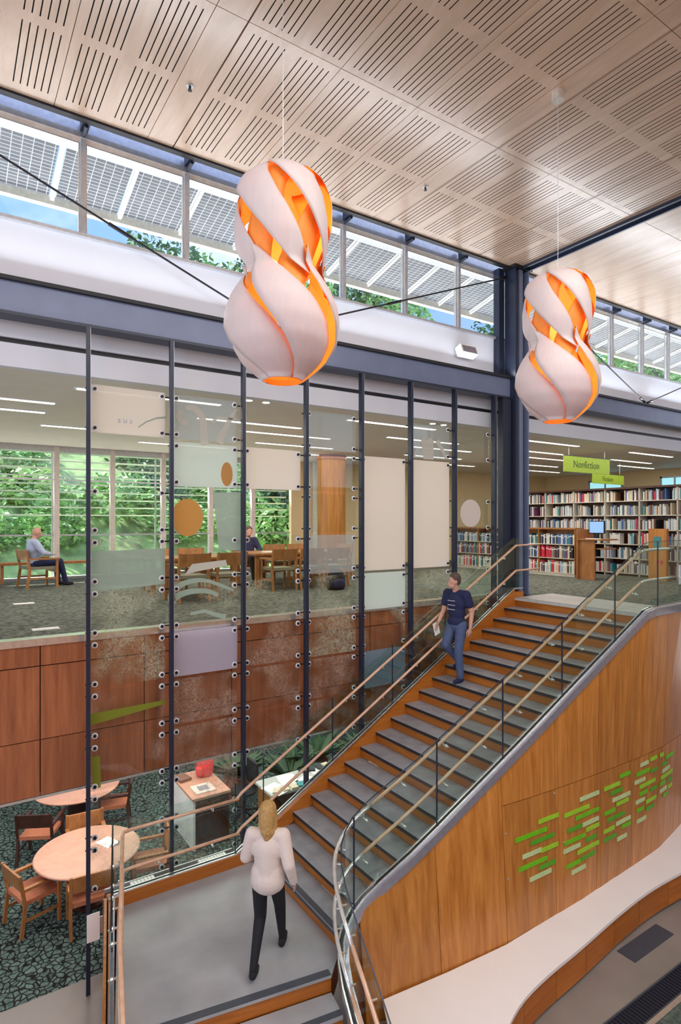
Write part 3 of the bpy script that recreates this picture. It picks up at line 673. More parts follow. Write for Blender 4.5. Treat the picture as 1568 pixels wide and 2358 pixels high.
pA, pB = Vector(LP[3]), Vector(LP[4])
for t0, t1 in ((0.01, .49), (.50, .99)):
    a, b = pA.lerp(pB, t0), pA.lerp(pB, t1)
    sheet([(a.x, a.y, ZLAND+.14, ZLAND+1.04), (b.x, b.y, ZLAND+.14, ZLAND+1.04)], .012, 'glass_pane', M['g_guard'], gl)
    MB().box(a.x-.007, a.x+.007, a.y-.007, a.y+.007, ZLAND+.14, ZLAND+1.04).build('glass_edge', M['black'], gl)
sheet([(pA.x, pA.y, ZLAND+1.035, ZLAND+1.047), (pB.x, pB.y, ZLAND+1.035, ZLAND+1.047)], .016, 'glass_edge', M['black'], gl)
sheet([(LP[4][0], LP[4][1], ZLAND+.14, ZLAND+1.04), (LP[5][0], LP[5][1], ZL+.14, ZL+1.04)], .012, 'glass_pane', M['g_guard'], gl)
for h in (.965, .50):
    hh = h-.05
    pts = [(9.45, YL-.03, ZU+h+.01), (8.80, YL-.03, ZU+h), (3.30, YL-.03, nosez(3.30)+hh+.03), (3.22, YL-.03, ZLAND+hh)]
    m = MB(); m.smooth = True; m.tube([Vector(p) for p in pts], .021).build('handrail', M['rail'], gl)
    pts = [Vector((3.26, YL-.03, ZLAND+hh+.01)), Vector((2.5, YL-.03, ZLAND+hh)), Vector((1.86, YL-.03, ZLAND+hh)), Vector((1.77, YL-.05, ZLAND+hh)), Vector((1.735, YL-.12, ZLAND+hh)), Vector((1.27, 5.44, ZLAND+hh)), Vector((ee.x+.07, ee.y, ZL+hh))]
    m = MB(); m.smooth = True; m.tube(pts, .021).build('handrail', M['rail'], gl)
    for x in [8.5, 7.8, 7.1, 6.4, 5.7, 5.0, 4.3, 3.6]:
        z = nosez(x)+h
        MB().cyl((x, YL+.05, z-.06), (x, YL-.03, z-.06), .011, n=8).cyl((x, YL-.03, z-.06), (x, YL-.03, z-.015), .009, n=8).build('bracket', M['white_m'], gl)
    for x in (2.9, 2.2):
        z = ZLAND+hh
        MB().cyl((x, YL+.05, z-.06), (x, YL-.03, z-.06), .011, n=8).cyl((x, YL-.03, z-.06), (x, YL-.03, z-.015), .009, n=8).build('bracket', M['white_m'], gl)
    for t in (.12, .34, .62, .86):
        p = pA.lerp(pB, t); z = ZLAND+hh-.05
        MB().cyl((p.x-.03, p.y, z), (p.x+.07, p.y, z), .011, n=8).cyl((p.x+.07, p.y, z), (p.x+.07, p.y, z+.04), .009, n=8).cyl((p.x-.012, p.y, z), (p.x+.012, p.y, z), .024, n=10).build('bracket', M['white_m'], gl)
# glass guard in front of the stacks, upper floor edge beyond the column
# ================================================================== ETCHED GLASS SCREEN
gs = empty('glass_screen', (5.4, 7.66, ZL), label='tall screen of etched glass panels bolted between dark steel fins behind the stair', cat='screen')
XP = [1.405+1.008*i for i in range(8)]
for i, x in enumerate(XP):
    mb = MB().box(x-.024, x+.024, 7.56, 7.575, ZL, 2.34).box(x-.006, x+.006, 7.575, 7.67, ZL, 2.34)
    mb.build('post', M['steel_d'], gs)
    MB().box(x+.0245, x+.028, 7.56, 7.60, ZU, 2.33).build('post_edge', M['alu'], gs)
ED = [1.70, 1.075, .45, -.175, -.80, -1.425, -2.05, -2.68, -3.30, -3.92, -4.54]
YG = 7.69
spec = {  # (bay,row): (material, rows merged)
 (0,0): 'g_cream', (0,3): 'g_etch', (0,4): 'g_etch', (1,0): 'g_haze', (1,1): 'g_green', (1,5): 'g_lav', (2,1): 'g_cream', (3,0): 'g_haze', (3,3): 'g_haze', (4,1): 'g_cream3', (4,4): 'g_green',
 (4,6): 'g_blue', (5,1): 'g_cream3', (5,0): 'g_haze', (6,0): 'g_clear', (2,5): 'g_etch2', (0,5): 'g_etch', (0,6): 'g_etch2', (1,4): 'g_etch'}
skip = {(2,0), (4,0), (0,1), (6,1), (1,2), (2,2)}
def fitting(par, x, z, s):
    m = MB().cyl((x, YG-.03, z), (x, YG-.012, z), .020, n=10).cyl((x, YG-.006, z), (x, YG+.03, z), .020, n=8).cyl((x, YG+.03, z), (x+s*.10, YG+.03, z), .010, n=6)
    m.cur = 1; m.cyl((x, YG-.013, z), (x, YG-.0065, z), .038, n=12); m.build('fitting', [M['black'], M['cap']], par)
for b in range(8):
    x0 = XP[b]+.05; x1 = XP[b]+1.008-.05 if b < 7 else 8.66
    r = 0
    while r < len(ED)-1:
        if b >= 2 and ED[r] < -3.2: break
        k = spec.get((b, r)); n = 1
        if k == 'g_cream3': k = 'g_cream'; n = 3
        if k is None: k = 'g_clear' if r < 4 else ('g_etch' if r < 6 else 'g_etch2')
        if (b, r) in skip or (b == 7 and r not in (1, 3, 5)): r += 1; continue
        za, zb = ED[r]-.02, ED[r+n]+.02
        p = MB().box(x0, x1, YG-.006, YG+.006, zb, za).build('glass_panel', M[k], gs)
        if b < 7:
            for xx, s in ((x0+.045, -1), (x1-.045, 1)):
                for zz in (za-.055, zb+.055): fitting(p, xx, zz, s)
        r += n
def art(name, mname, polys, y=YG-.009):
    mb = MB()
    for poly in polys:
        n = len(poly); vs = [(x, y, z) for x, z in poly]+[(x, y+.002, z) for x, z in poly]
        mb._add(vs, [tuple(range(n)), tuple(range(2*n-1, n-1, -1))]+[(i, (i+1) % n, n+(i+1) % n, n+i) for i in range(n)])
    return mb.build(name, M[mname], gs)
def ell(cx, cz, rx, rz, n=28): return [(cx+rx*math.cos(2*PI*i/n), cz+rz*math.sin(2*PI*i/n)) for i in range(n)]
art('orange_oval', 'orange_art', [ell(3.215, .66, .085, .165)])
art('orange_disc', 'orange_art', [ell(2.66, .06, .215, .25)])
art('white_disc', 'white_art', [ell(7.93, .16, .26, .25)])
art('frosted_strip', 'g_cream' if False else 'green_art', [[(1.47, -.36), (2.36, -.34), (2.36, -.80), (1.44, -.86)]])
art('lime_stripe', 'lime_art', [[(1.45, -2.33), (2.37, -2.31), (2.37, -2.36), (1.45, -2.47)]])
art('lime_stripe', 'lime_art', [[(1.47, -2.86), (1.56, -2.86), (1.57, -3.25), (1.48, -3.25)]])
art('frosted_square', 'green_art', [[(3.01, .40), (3.42, .42), (3.42, -.40), (3.10, -.38)]])
def stroke(pts, w0, w1, y=YG-.009):
    L, R = [], []
    n = len(pts)
    for i, (x, z) in enumerate(pts):
        a = pts[max(i-1, 0)]; b = pts[min(i+1, n-1)]; dx, dz = b[0]-a[0], b[1]-a[1]; l = math.hypot(dx, dz); w_ = lerp(w0, w1, i/(n-1))
        L.append((x-dz/l*w_, z+dx/l*w_)); R.append((x+dz/l*w_, z-dx/l*w_))
    mb = []
    return [[L[i], L[i+1], R[i+1], R[i]] for i in range(n-1)]
arc = lambda cx, cz, r1, r2, a0, a1, n=14: [(cx+r1*math.cos(math.radians(lerp(a0, a1, i/n))), cz+r2*math.sin(math.radians(lerp(a0, a1, i/n)))) for i in range(n+1)]
# flowing calligraphy near the top of the second bay
art('etched_scroll', 'scroll_art', stroke(arc(2.62, 1.40, .08, .08, 300, 120)[::-1], .03, .045)+stroke(arc(2.70, 1.30, .18, .22, 110, 0)+[(2.89, 1.12), (2.90, 1.04)], .035, .055))
art('etched_scroll', 'scroll_art', stroke([(3.36, 1.58), (3.28, 1.45), (3.20, 1.30), (3.14, 1.20), (3.10, 1.08)], .02, .055)+stroke([(3.42, 1.42), (3.25, 1.43), (3.08, 1.42), (3.0, 1.36)], .012, .02))
art('etched_scroll', 'green_art', stroke(arc(2.80, -.98, .36, .20, 200, 60)+[(3.25, -.92), (3.32, -.95)], .05, .02)+stroke(arc(2.78, -1.05, .32, .13, 190, 20), .05, .025)+stroke([(2.7, -1.22), (2.9, -1.20), (3.1, -1.28), (3.2, -1.3)], .02, .035))
art('etched_scroll', 'scroll_art', [[(2.62, -.70), (2.72, -.56), (3.2, -.52), (3.22, -.60), (2.8, -.66)]])
# large etched letter forms in the sixth bay
art('etched_letters', 'scroll_art', stroke(arc(6.52, 1.40, .16, .30, -30, -80), .03, .02)+[[(6.80, 1.08), (7.03, 1.08), (7.03, 1.40), (6.95, 1.46), (6.86, 1.40), (6.80, 1.46), (6.74, 1.44)]]+stroke([(7.12, 1.42), (7.22, 1.28), (7.33, 1.12)], .045, .03))
#@@PART3
# ================================================================== PENDANT LAMPS
def pendant(x, y, zb, ztop, lab, rot):
    o = empty('pendant_lamp', (x, y, zb), label=lab, cat='lamp', group='veneer pendant lamps')
    prof = [(0, .15), (.04, .20), (.12, .31), (.25, .40), (.42, .45), (.58, .43), (.72, .37), (.84, .315), (.95, .33), (1.10, .375), (1.28, .39), (1.42, .37), (1.54, .32), (1.63, .23), (1.69, .10)]
    prof = [(0, .155), (.06, .23), (.14, .32), (.27, .405), (.42, .440), (.55, .435), (.68, .395), (.78, .345), (.86, .305), (.95, .335), (1.08, .372), (1.25, .388), (1.42, .382), (1.55, .335), (1.64, .245), (1.70, .09)]
    R = lambda z: interp(z, prof)
    def petal(z0, z1, tw, a0, hwf, rs, skew, outer, inner, nz=26, nw=8):
        rings_o, rings_i = [], []
        for i in range(nz+1):
            z = lerp(z0, z1, i/nz); r = R(min(max(z, 0), 1.70))*rs
            th = a0-tw*(i/nz); hw = interp(z, hwf); ro, ri = [], []
            for j in range(nw+1):
                s_ = j/nw*2-1; a = th+hw*s_; rr = r*(1-skew*s_+.02*math.cos(s_*PI/2))
                ro.append((x+rr*math.cos(a), y+rr*math.sin(a), zb+z)); rr -= .005
                ri.append((x+rr*math.cos(a), y+rr*math.sin(a), zb+z))
            rings_o.append(ro); rings_i.append(ri)
        mb = MB(); mb.smooth = True
        n = nw+1; vs = [q for r_ in rings_o for q in r_]+[q for r_ in rings_i for q in r_]; B = len(rings_o)*n; fs = []; mi = []
        for i in range(nz):
            for j in range(nw):
                a = i*n+j; fs.append((a, a+1, a+n+1, a+n)); mi.append(0)
                fs.append((B+a, B+a+n, B+a+n+1, B+a+1)); mi.append(1)
            a = i*n; fs.append((a, a+n, B+a+n, B+a)); mi.append(0); a = i*n+nw; fs.append((a, B+a, B+a+n, a+n)); mi.append(0)
        for i in (0, nz):
            for j in range(nw): a = i*n+j; fs.append((a, a+1, B+a+1, B+a)); mi.append(0)
        mb.v = vs; mb.f = fs; mb.mi = mi
        mb.build('veneer_strip', [M[outer], M[inner]], o)
    NS = 5
    for k in range(NS):
        a0 = rot+2*PI*k/NS
        petal(0.0, .97, 1.85, a0, [(0, .66), (.15, .68), (.42, .60), (.62, .50), (.78, .34), (.90, .14), (.97, .02)], 1.0, .07, 'ven_out', 'ven_in')
        petal(.74, 1.70, 1.8, a0-.55, [(.74, .05), (.84, .22), (.98, .36), (1.15, .40), (1.35, .42), (1.52, .50), (1.62, .64), (1.70, .70)], .985, .05, 'ven_out', 'ven_in')
        petal(.62, 1.60, -1.2, a0+.2, [(.62, .25), (.85, .52), (1.1, .40), (1.4, .28), (1.60, .30)], .88, .0, 'ven_in', 'ven_in', 20, 4)
    m = MB(); m.smooth = True; m.sphere((x, y, zb+.50), .04).build('bulb', M['bulb'], o)
    m = MB(); m.smooth = True; m.sphere((x, y, zb+1.22), .04).build('bulb', M['bulb'], o)
    MB().cyl((x, y, zb+.54), (x, y, zb+1.70), .009, n=8).build('stem', M['alu'], o)
    m = MB(); m.smooth = True; m.loft([[(x+r*math.cos(2*PI*i/24), y+r*math.sin(2*PI*i/24), zb+z) for i in range(24)] for r, z in ((.150, -.005), (.160, .045))], cap=False).build('rim', M['ven_in'], o)
    MB().cyl((x, y, zb+1.68), (x, y, ZC-.02), .0035, n=6).build('cable', M['alu'], o)
    MB().cyl((x, y, ZC-.10), (x, y, ZC-.001), .065, n=20).build('canopy', M['white_m'], o)
    for zz, e in ((.50, 7), (1.22, 8)):
        l = bpy.data.lights.new('pendant_glow', 'POINT'); l.energy = e; l.color = (1, .60, .28); l.shadow_soft_size = .05
        lo = bpy.data.objects.new('pendant_glow', l); C.objects.link(lo); lo.location = (x+.07, y, zb+zz+.0)
pendant(2.245, 4.22, 1.13, ZC, 'nearer pendant lamp of twisted pale veneer with orange glow, left of centre', .35)
pendant(5.765, 4.24, 1.14, ZC, 'farther pendant lamp of twisted pale veneer, hanging beside the steel column', 1.15)
for (x, y, lab) in ((2.26, 6.45, 'small sprinkler head in the ceiling strip up and left of the nearer lamp'), (5.79, 6.5, 'small sprinkler head in the ceiling right of the nearer lamp'), (13.6, 6.3, 'small sprinkler head in the plain ceiling right of the column')):
    sp = empty('sprinkler_head', (x, y, ZC-.05), label=lab, cat='sprinkler')
    MB().cyl((x, y, ZC-.008), (x, y, ZC), .04, n=16).build('escutcheon', M['alu'], sp)
    MB().cyl((x, y, ZC-.05), (x, y, ZC-.008), .014, n=10).cyl((x, y, ZC-.055), (x, y, ZC-.05), .024, n=10).build('nozzle', M['black'], sp)
# ================================================================== OUTSIDE
can = empty('solar_canopy', (5, 9.2, 5), label='sloping canopy of solar panels outside the high windows', cat='canopy')
def cz(y): return 5.2-.23*(y-8.4)
px0 = -7.49
for k in range(29):
    a = px0+.978*k; b = a+.978
    MB().quadprism((a+.05, 8.25, cz(8.25)), (b-.05, 8.25, cz(8.25)), (b-.05, 9.80, cz(9.80)), (a+.05, 9.80, cz(9.80)), (0, 0, .02)).build('solar_panel', M['pv'], can)
    MB().quadprism((a-.03, 8.2, cz(8.2)-.05), (a+.03, 8.2, cz(8.2)-.05), (a+.03, 9.85, cz(9.85)-.05), (a-.03, 9.85, cz(9.85)-.05), (0, 0, .07)).build('rafter', M['pv_line'], can)
MB().box(px0, 21, 9.82, 9.93, cz(9.9)-.09, cz(9.9)+.05).build('edge_beam', M['creambeam'], can)
MB().box(px0, 21, 8.18, 8.25, cz(8.2)-.06, cz(8.2)+.05).build('edge_beam', M['creambeam'], can)
for k in range(6): MB().box(-6.6+5.1*k, -6.52+5.1*k, 9.84, 9.92, 1.95, cz(9.9)-.08).build('post', M['creambeam'], can) if k in (0, 5) else None
# hillside
XMAX = 56
def fr(x, y): return .5*math.sin(x*.7+1.3)+.35*math.sin(x*1.9+y*.8)+.25*math.sin(y*1.7)
mb = MB(); nx, ny = 60, 34
hz = lambda x, y: (-1.9 if y < 19 else -1.9+(y-19)*.62)+(.35*fr(x, y) if y > 18.8 else 0)
vs = [(lerp(-14, XMAX, i/nx), lerp(16.3, 38, j/ny), hz(lerp(-14, XMAX, i/nx), lerp(16.3, 38, j/ny))) for j in range(ny+1) for i in range(nx+1)]
mb._add(vs, [(j*(nx+1)+i, j*(nx+1)+i+1, (j+1)*(nx+1)+i+1, (j+1)*(nx+1)+i) for j in range(ny) for i in range(nx)]); mb.smooth = True
hl = tag(mb.build('hillside', M['hill'], center=False), kind='structure')
tag(MB().box(-14, 56, 16.2, 18.7, -1.95, -1.55).build('terrace', M['ground']), kind='structure')
def leafmesh(name, n, r, sc, size, m):
    mb = MB()
    for i in range(n):
        while True:
            p = Vector((random.uniform(-1, 1), random.uniform(-1, 1), random.uniform(-1, 1)))
            if .45 < p.length < 1: break
        bump = 1+.22*math.sin(p.x*7+p.z*5)*math.cos(p.y*6)
        c = Vector((p.x*r*sc[0], p.y*r*sc[1], p.z*r*sc[2]))*bump
        u = Vector((random.uniform(-1, 1), random.uniform(-1, 1), random.uniform(-.6, .6))).normalized(); v = u.orthogonal().normalized()
        v = (Matrix.Rotation(random.uniform(0, 6.28), 3, u) @ v); s = size*random.uniform(.6, 1.3)
        mb._add([c-u*s, c+v*s*.45, c+u*s, c-v*s*.45], [(0, 1, 2, 3)])
    return mb.mesh(name, m)
cr_a = leafmesh('crown', 3600, 2.2, (1, 1, 1.15), .16, M['leaf_d']); cr_b = leafmesh('crown', 3600, 2.0, (1.1, 1, 1.0), .16, M['leaf'])
tr_spots = [(7.2, 24, 11.2, 'a'), (9.3, 25, 11.6, 'b'), (11.4, 24, 11.2, 'a'), (14.0, 24, 11.4, 'b'), (16.6, 25, 12.4, 'a'), (19.0, 24, 12.4, 'b'), (26.0, 23, 11.2, 'a'), (35.5, 22, 11.6, 'b'), (38.5, 23, 11.9, 'a'), (42, 23, 11.6, 'b'), (46, 23, 11.5, 'a'), (50, 23, 11.4, 'b')]
tl_ = ['leftmost', 'second', 'third', 'fourth', 'fifth', 'sixth', 'seventh', 'eighth', 'ninth', 'tenth', 'eleventh', 'rightmost']
for i, (x, y, top, kd) in enumerate(tr_spots):
    t = empty('tree', (x, y, hz(x, y)), label='%s green tree outside, rising beyond the solar canopy, counting from the left' % tl_[i], cat='tree', group='trees on the hillside')
    c = bpy.data.objects.new('crown', cr_a if kd == 'a' else cr_b); C.objects.link(c); c.parent = t; c.location = (0, 0, top-2.3-hz(x, y)); c.rotation_euler = (0, 0, i*1.3)
    MB().tube([(x, y, hz(x, y)-.2), (x+.1, y, hz(x, y)+1.5), (x, y+.1, top-1.6)], .14).build('trunk', M['trunk'], t)
bu = [leafmesh('shrub', 1100, .9, (1.2, 1, .85), .11, M[k]) for k in ('leaf', 'leaf2', 'leaf_d')]
nb = 0
for i in range(64):
    x = random.uniform(-4, 17); y = random.uniform(20.6, 27.5); k = random.choice((0, 0, 1, 2))
    if y > 24: k = random.choice((0, 2))
    o = bpy.data.objects.new('shrub', bu[k]); C.objects.link(o); s = random.uniform(.8, 1.5); o.location = (x, y, hz(x, y)+.35*s); o.rotation_euler = (0, 0, random.uniform(0, 6)); o.scale = (s, s, s*random.uniform(.8, 1.15))
    tag(o, ['mid green leafy shrub on the hillside outside', 'pale green leafy shrub on the hillside outside', 'dark green leafy shrub on the hillside outside'][k], 'shrub', 'shrubs on the hillside')
# ================================================================== CEILING LIGHTS (upper level)
ft = MB().box(0, 2.1, -.045, .045, -.012, 0).mesh('diffuser', M['tube']); fb = MB().box(-.03, 2.13, -.075, .075, -.004, .03).mesh('housing', M['white'])
rows = {8.87: ([-3.0, 1.5, 6.05, 10.75, 15.1], 'row nearest the hall'), 10.2: ([-.7, 3.72, 8.0, 12.3, 16.4], 'second row'), 11.15: ([-.72, 5.0, 9.4, 13.8, 18.3], 'third row'), 12.6: ([1.5, 6.0, 10.5, 15.0], 'fourth row'), 14.0: ([3.7, 8.1, 12.5, 17.0], 'row nearest the far windows')}
ordn = ['leftmost', 'second from left', 'third from left', 'fourth from left', 'rightmost']
for y, (xs, rn) in rows.items():
    for i, x in enumerate(xs):
        l = empty('ceiling_light', (x, y, 1.856), label='long narrow lit ceiling light, %s of the %s' % (ordn[i] if i < len(xs)-1 else 'rightmost', rn), cat='ceiling light', group='linear lights in the low ceiling')
        a = bpy.data.objects.new('diffuser', ft); C.objects.link(a); a.parent = l; a.location = (0, 0, -.002)
        a = bpy.data.objects.new('housing', fb); C.objects.link(a); a.parent = l; a.location = (0, 0, -.002)
for i, (x, y) in enumerate(((3.83, 8.3), (4.12, 8.3), (7.62, 8.35), (7.90, 8.35))):
    d = empty('downlight', (x, y, 1.85), label='round lit downlight, %s of the pair over the %s of the glass screen' % (('left one', 'right one')[i % 2], ('middle', 'right part')[i//2]), cat='downlight')
    MB().cyl((x, y, 1.852), (x, y, 1.862), .075, n=20).build('trim_ring', M['alu'], d)
    MB().cyl((x, y, 1.846), (x, y, 1.853), .055, n=20).build('lamp', M['tube'], d)
# ================================================================== SIGNS
def text(body, size, loc, rot, m, parent, name='lettering', ext=.002):
    c = bpy.data.curves.new(name, 'FONT'); c.body = body; c.size = size; c.extrude = ext; c.align_x = 'CENTER'; c.align_y = 'CENTER'
    o = bpy.data.objects.new(name, c); C.objects.link(o); dg = bpy.context.evaluated_depsgraph_get()
    me = bpy.data.meshes.new_from_object(o.evaluated_get(dg)); bpy.data.objects.remove(o); me.materials.clear(); me.materials.append(m)
    o = bpy.data.objects.new(name, me); C.objects.link(o)
    if parent: o.parent = parent; loc = Vector(loc)-root_loc(parent)
    o.location = loc; o.rotation_euler = rot; return o
for (x0, x1, y, z0, z1, tx, sz, lab) in ((12.46, 14.35, 9.0, 1.23, 1.62, 'Nonfiction', .25, 'larger lime green hanging sign over the stacks'), (15.9, 17.5, 10.5, 1.15, 1.44, 'Fiction', .2, 'smaller lime green hanging sign, lower and farther right')):
    sg = empty('hanging_sign', ((x0+x1)/2, y, z0), label=lab, cat='sign')
    MB().box(x0, x1, y-.015, y+.015, z0, z1).build('panel', M['green_sign'], sg)
    MB().box(x0, x1, y-.02, y+.02, z1, z1+.02).build('top_channel', M['nose'], sg)
    for x in (x0+.2, x1-.2): MB().cyl((x, y, z1), (x, y, 1.86), .006, n=6).build('hanger', M['alu'], sg)
    text(tx, sz, ((x0+x1)/2-.05, y-.018, (z0+z1)/2), (PI/2, 0, 0), M['dark_green'], sg)
# ================================================================== BOOKCASES
BC = {'white': (.72, .70, .66), 'blue': (.07, .14, .34), 'teal': (.04, .26, .27), 'red': (.60, .03, .06), 'black': (.02, .02, .025), 'cream': (.66, .56, .40), 'grey': (.26, .28, .31), 'pale blue': (.38, .50, .62), 'brown': (.20, .09, .05), 'plum': (.20, .06, .15)}
BM = {k: mat('book_'+k.replace(' ', '_'), v, .55) for k, v in BC.items()}
bk = list(BC); shelf_m = mat('book_shelf_cream', (.60, .55, .46), .5)
lc = empty('bookcase', (13.4, 11.3, ZU), label='low bookcase with an oak top and three shelves of books behind the stair head', cat='bookcase')
LY0, LY1 = 9.25, 13.65; LX = 13.25
MB().box(LX-.02, LX+.36, LY0-.03, LY1+.03, -.19, -.15).build('top', M['furn'], lc)
MB().box(LX+.34, LX+.36, LY0, LY1, ZU+.02, -.19).build('back_panel', M['furn'], lc)
for z in (ZU+.09, ZU+.47, ZU+.83): MB().box(LX, LX+.34, LY0, LY1, z-.022, z).build('shelf', shelf_m, lc)
MB().box(LX+.01, LX+.34, LY0, LY1, ZU, ZU+.068).build('plinth', shelf_m, lc)
for y in (LY0, LY0+1.1, LY0+2.2, LY0+3.3, LY1): MB().box(LX, LX+.34, y-.012, y+.012, ZU+.068, -.19).build('upright', M['furn'], lc)
bmesh_cache = {}
cnt = 0
for si, (z, nm) in enumerate(((ZU+.09, 'bottom'), (ZU+.47, 'middle'), (ZU+.83, 'top'))):
    y = LY0+.02
    while y < LY1-.06 and cnt < 300:
        t = random.choice((.035, .045, .055, .04)); bay = sum(y > yy for yy in (LY0+1.1, LY0+2.2, LY0+3.3)); hgt = random.choice((.24, .27, .29, .31)) if si < 2 else random.choice((.22, .25, .27)); dp = random.choice((.20, .23))
        if any(abs(y+t/2-yy) < .012+t/2+.004 for yy in (LY0+1.1, LY0+2.2, LY0+3.3)): y += .03; continue
        if random.random() < .05: y += .05
        if si == 1 and 9.9 < y < 10.3: k = random.choice(('red', 'red', 'red', 'plum'))
        elif si == 0: k = random.choice(('white', 'white', 'cream', 'white', 'teal', 'red', 'pale blue', 'black'))
        elif si == 2: k = random.choice(('pale blue', 'blue', 'white', 'grey', 'teal', 'black', 'white'))
        else: k = random.choice(bk)
        key = (t, hgt, dp, k)
        if key not in bmesh_cache:
            m = MB().box(0, dp, 0, t*.92, 0, hgt); m.cur = 1; m.box(.004, dp-.004, .004, t*.92-.004, hgt-.001, hgt+.0005)
            m.cur = 1; m._add([(-.0008, .004, hgt*.72), (-.0008, t*.92-.004, hgt*.72), (-.0008, t*.92-.004, hgt*.82), (-.0008, .004, hgt*.82)], [(0, 1, 2, 3)])
            bmesh_cache[key] = m.mesh('book', [BM[k], M['paper']])
        b = bpy.data.objects.new('book', bmesh_cache[key]); C.objects.link(b); b.location = (LX+.02, y, z); cnt += 1
        tag(b, '%s %s book, %s shelf, %s bay of low bookcase' % ('thick' if t > .042 else 'slim', k, nm, ('rightmost', 'third', 'second', 'leftmost')[bay]), 'book', 'books on the low bookcase')
        y += t
def tallcase(y0, y1, lab, X_=14.7):
    tc_ = empty('bookcase', (X_+.2, (y0+y1)/2, ZU), label=lab, cat='bookcase')
    MB().box(X_+.36, X_+.38, y0, y1, ZU, .86).build('back_panel', M['furn_dark'], tc_)
    MB().box(X_-.03, X_+.38, y0-.03, y1+.03, .86, .91).build('top', M['furn_dark'], tc_)
    zs = [ZU+.08+.375*i for i in range(6)]
    for z in zs: MB().box(X_, X_+.36, y0, y1, z-.022, z).build('shelf', shelf_m, tc_)
    y = y0
    n = round((y1-y0)/.92)
    for i in range(n+1): yy = lerp(y0, y1, i/n); MB().box(X_, X_+.36, yy-.014, yy+.014, ZU, .86).build('upright', shelf_m, tc_)
    mbs = MB(); mats = [BM[k] for k in bk]
    for z in zs:
        y = y0+.03
        while y < y1-.06:
            t = random.choice((.025, .032, .04)); hgt = random.uniform(.21, .29)
            if random.random() < .04: y += random.uniform(.05, .25)
            mbs.cur = random.choice((0, 0, 0, 5, 5, 6, 7, 7, 1, 0, 6, 8, 9, 3, 2, 4, 0, 7)); d = random.uniform(.02, .05)
            mbs.box(X_+d, X_+.25, y, min(y+t*.93, y1-.02), z, z+hgt); y += t
    o = mbs.build('books', mats, tc_); o['kind'] = 'stuff'
tallcase(4.6, 12.2, 'tall dark-topped bookcase wall packed with books right of the column')
tallcase(9.0, 12.4, 'second tall bookcase standing behind the first, partly hidden', 17.2)
# computer kiosk and directory stand
kx, ky = 13.0, 8.72
ko = empty('computer_kiosk', (kx, ky, ZU), label='oak stand-up catalogue kiosk with a monitor, right of the low bookcase', cat='kiosk')
MB().box(kx-.10, kx+.55, ky+.20, ky+.24, ZU, -.18).build('side_panel', M['furn'], ko)
MB().box(kx-.02, kx+.02, ky-.20, ky+.20, ZU, -.44).build('front_panel', M['furn'], ko)
MB().box(kx-.08, kx+.55, ky-.45, ky+.20, -.44, -.41).build('top', M['furn'], ko)
MB().box(kx+.05, kx+.55, ky-.42, ky-.20, -.66, -.63).build('shelf', M['furn'], ko)
mo = MB().box(kx+.18, kx+.22, ky-.33, ky+.08, -.28, .03).build('monitor', M['black'], ko)
MB().box(kx+.175, kx+.18, ky-.31, ky+.06, -.26, .01).build('screen', M['screen'], mo)
MB().box(kx+.18, kx+.24, ky-.16, ky-.09, -.41, -.28).box(kx+.12, kx+.30, ky-.22, ky-.03, -.41, -.40).build('monitor_stand', M['black'], ko)
MB().box(kx-.02, kx+.10, ky-.32, ky+.05, -.41, -.395).build('keyboard', M['paper'], ko)
ds = empty('directory_stand', (14.2, 7.65, ZU), label='oak panel stand with a small teal poster in front of the tall bookcase', cat='stand')
MB().box(14.15, 14.25, 7.42, 7.85, ZU, -.16).build('panel', M['wall'], ds)
MB().box(14.142, 14.15, 7.55, 7.72, -.62, -.35).build('poster', BM['teal'], ds)
MB().box(14.142, 14.15, 7.50, 7.56, -1.0, -.92).box(14.142, 14.15, 7.60, 7.65, -1.0, -.92).build('card_holder', BM['red'], ds)
# ================================================================== FURNITURE
def armchair(lab, wm='furn', seat='terracotta', grp=None):
    t = empty('armchair', (0, 0, 0), label=lab, cat='chair', group=grp)
    for sx in (-1, 1):
        MB().box(sx*.27-.02, sx*.27+.02, .22, .26, 0, .64).build('leg', M[wm], t, local=True)
        mb = MB(); mb.quadprism((sx*.27-.02, -.30, 0), (sx*.27+.02, -.30, 0), (sx*.27+.02, -.25, .44), (sx*.27-.02, -.25, .44), (0, .045, 0)).quadprism((sx*.27-.02, -.25, .44), (sx*.27+.02, -.25, .44), (sx*.27+.02, -.32, .86), (sx*.27-.02, -.32, .86), (0, .04, 0)); mb.build('leg', M[wm], t, local=True)
        MB().box(sx*.27-.03, sx*.27+.03, -.26, .28, .63, .665).build('armrest', M[wm], t, local=True)
        MB().box(sx*.27-.012, sx*.27+.012, -.26, .24, .20, .235).build('stretcher', M[wm], t, local=True)
    MB().box(-.25, .25, -.24, .26, .41, .47).build('seat', M[seat], t, local=True)
    MB().box(-.25, .25, .22, .25, .34, .41).build('apron', M[wm], t, local=True)
    MB().quadprism((-.25, -.275, .62), (.25, -.275, .62), (.25, -.315, .85), (-.25, -.315, .85), (0, .03, 0)).build('backrest', M[wm], t, local=True)
    return t
ch0 = armchair('dark-framed wooden armchair at the left end of the farther lower table', 'furn_dark', 'terracotta', 'armchairs at the lower round tables')
def place(root, x, y, z, rz, lab=None, grp=None):
    if lab is None: root.location = (x, y, z); root.rotation_euler = (0, 0, rz); return root
    return copy_tree(root, (x, y, z), rz, lab, grp)
place(ch0, 1.32, 11.15, ZL, math.radians(-28))
place(ch0, 2.60, 11.55, ZL, math.radians(75), 'dark-framed wooden armchair to the right of the farther lower table')
ch1 = armchair('orange wooden armchair, back to the camera, at the nearer lower table', 'furn', 'terracotta', 'armchairs at the lower round tables')
place(ch1, 1.68, 8.93, ZL, math.radians(-4))
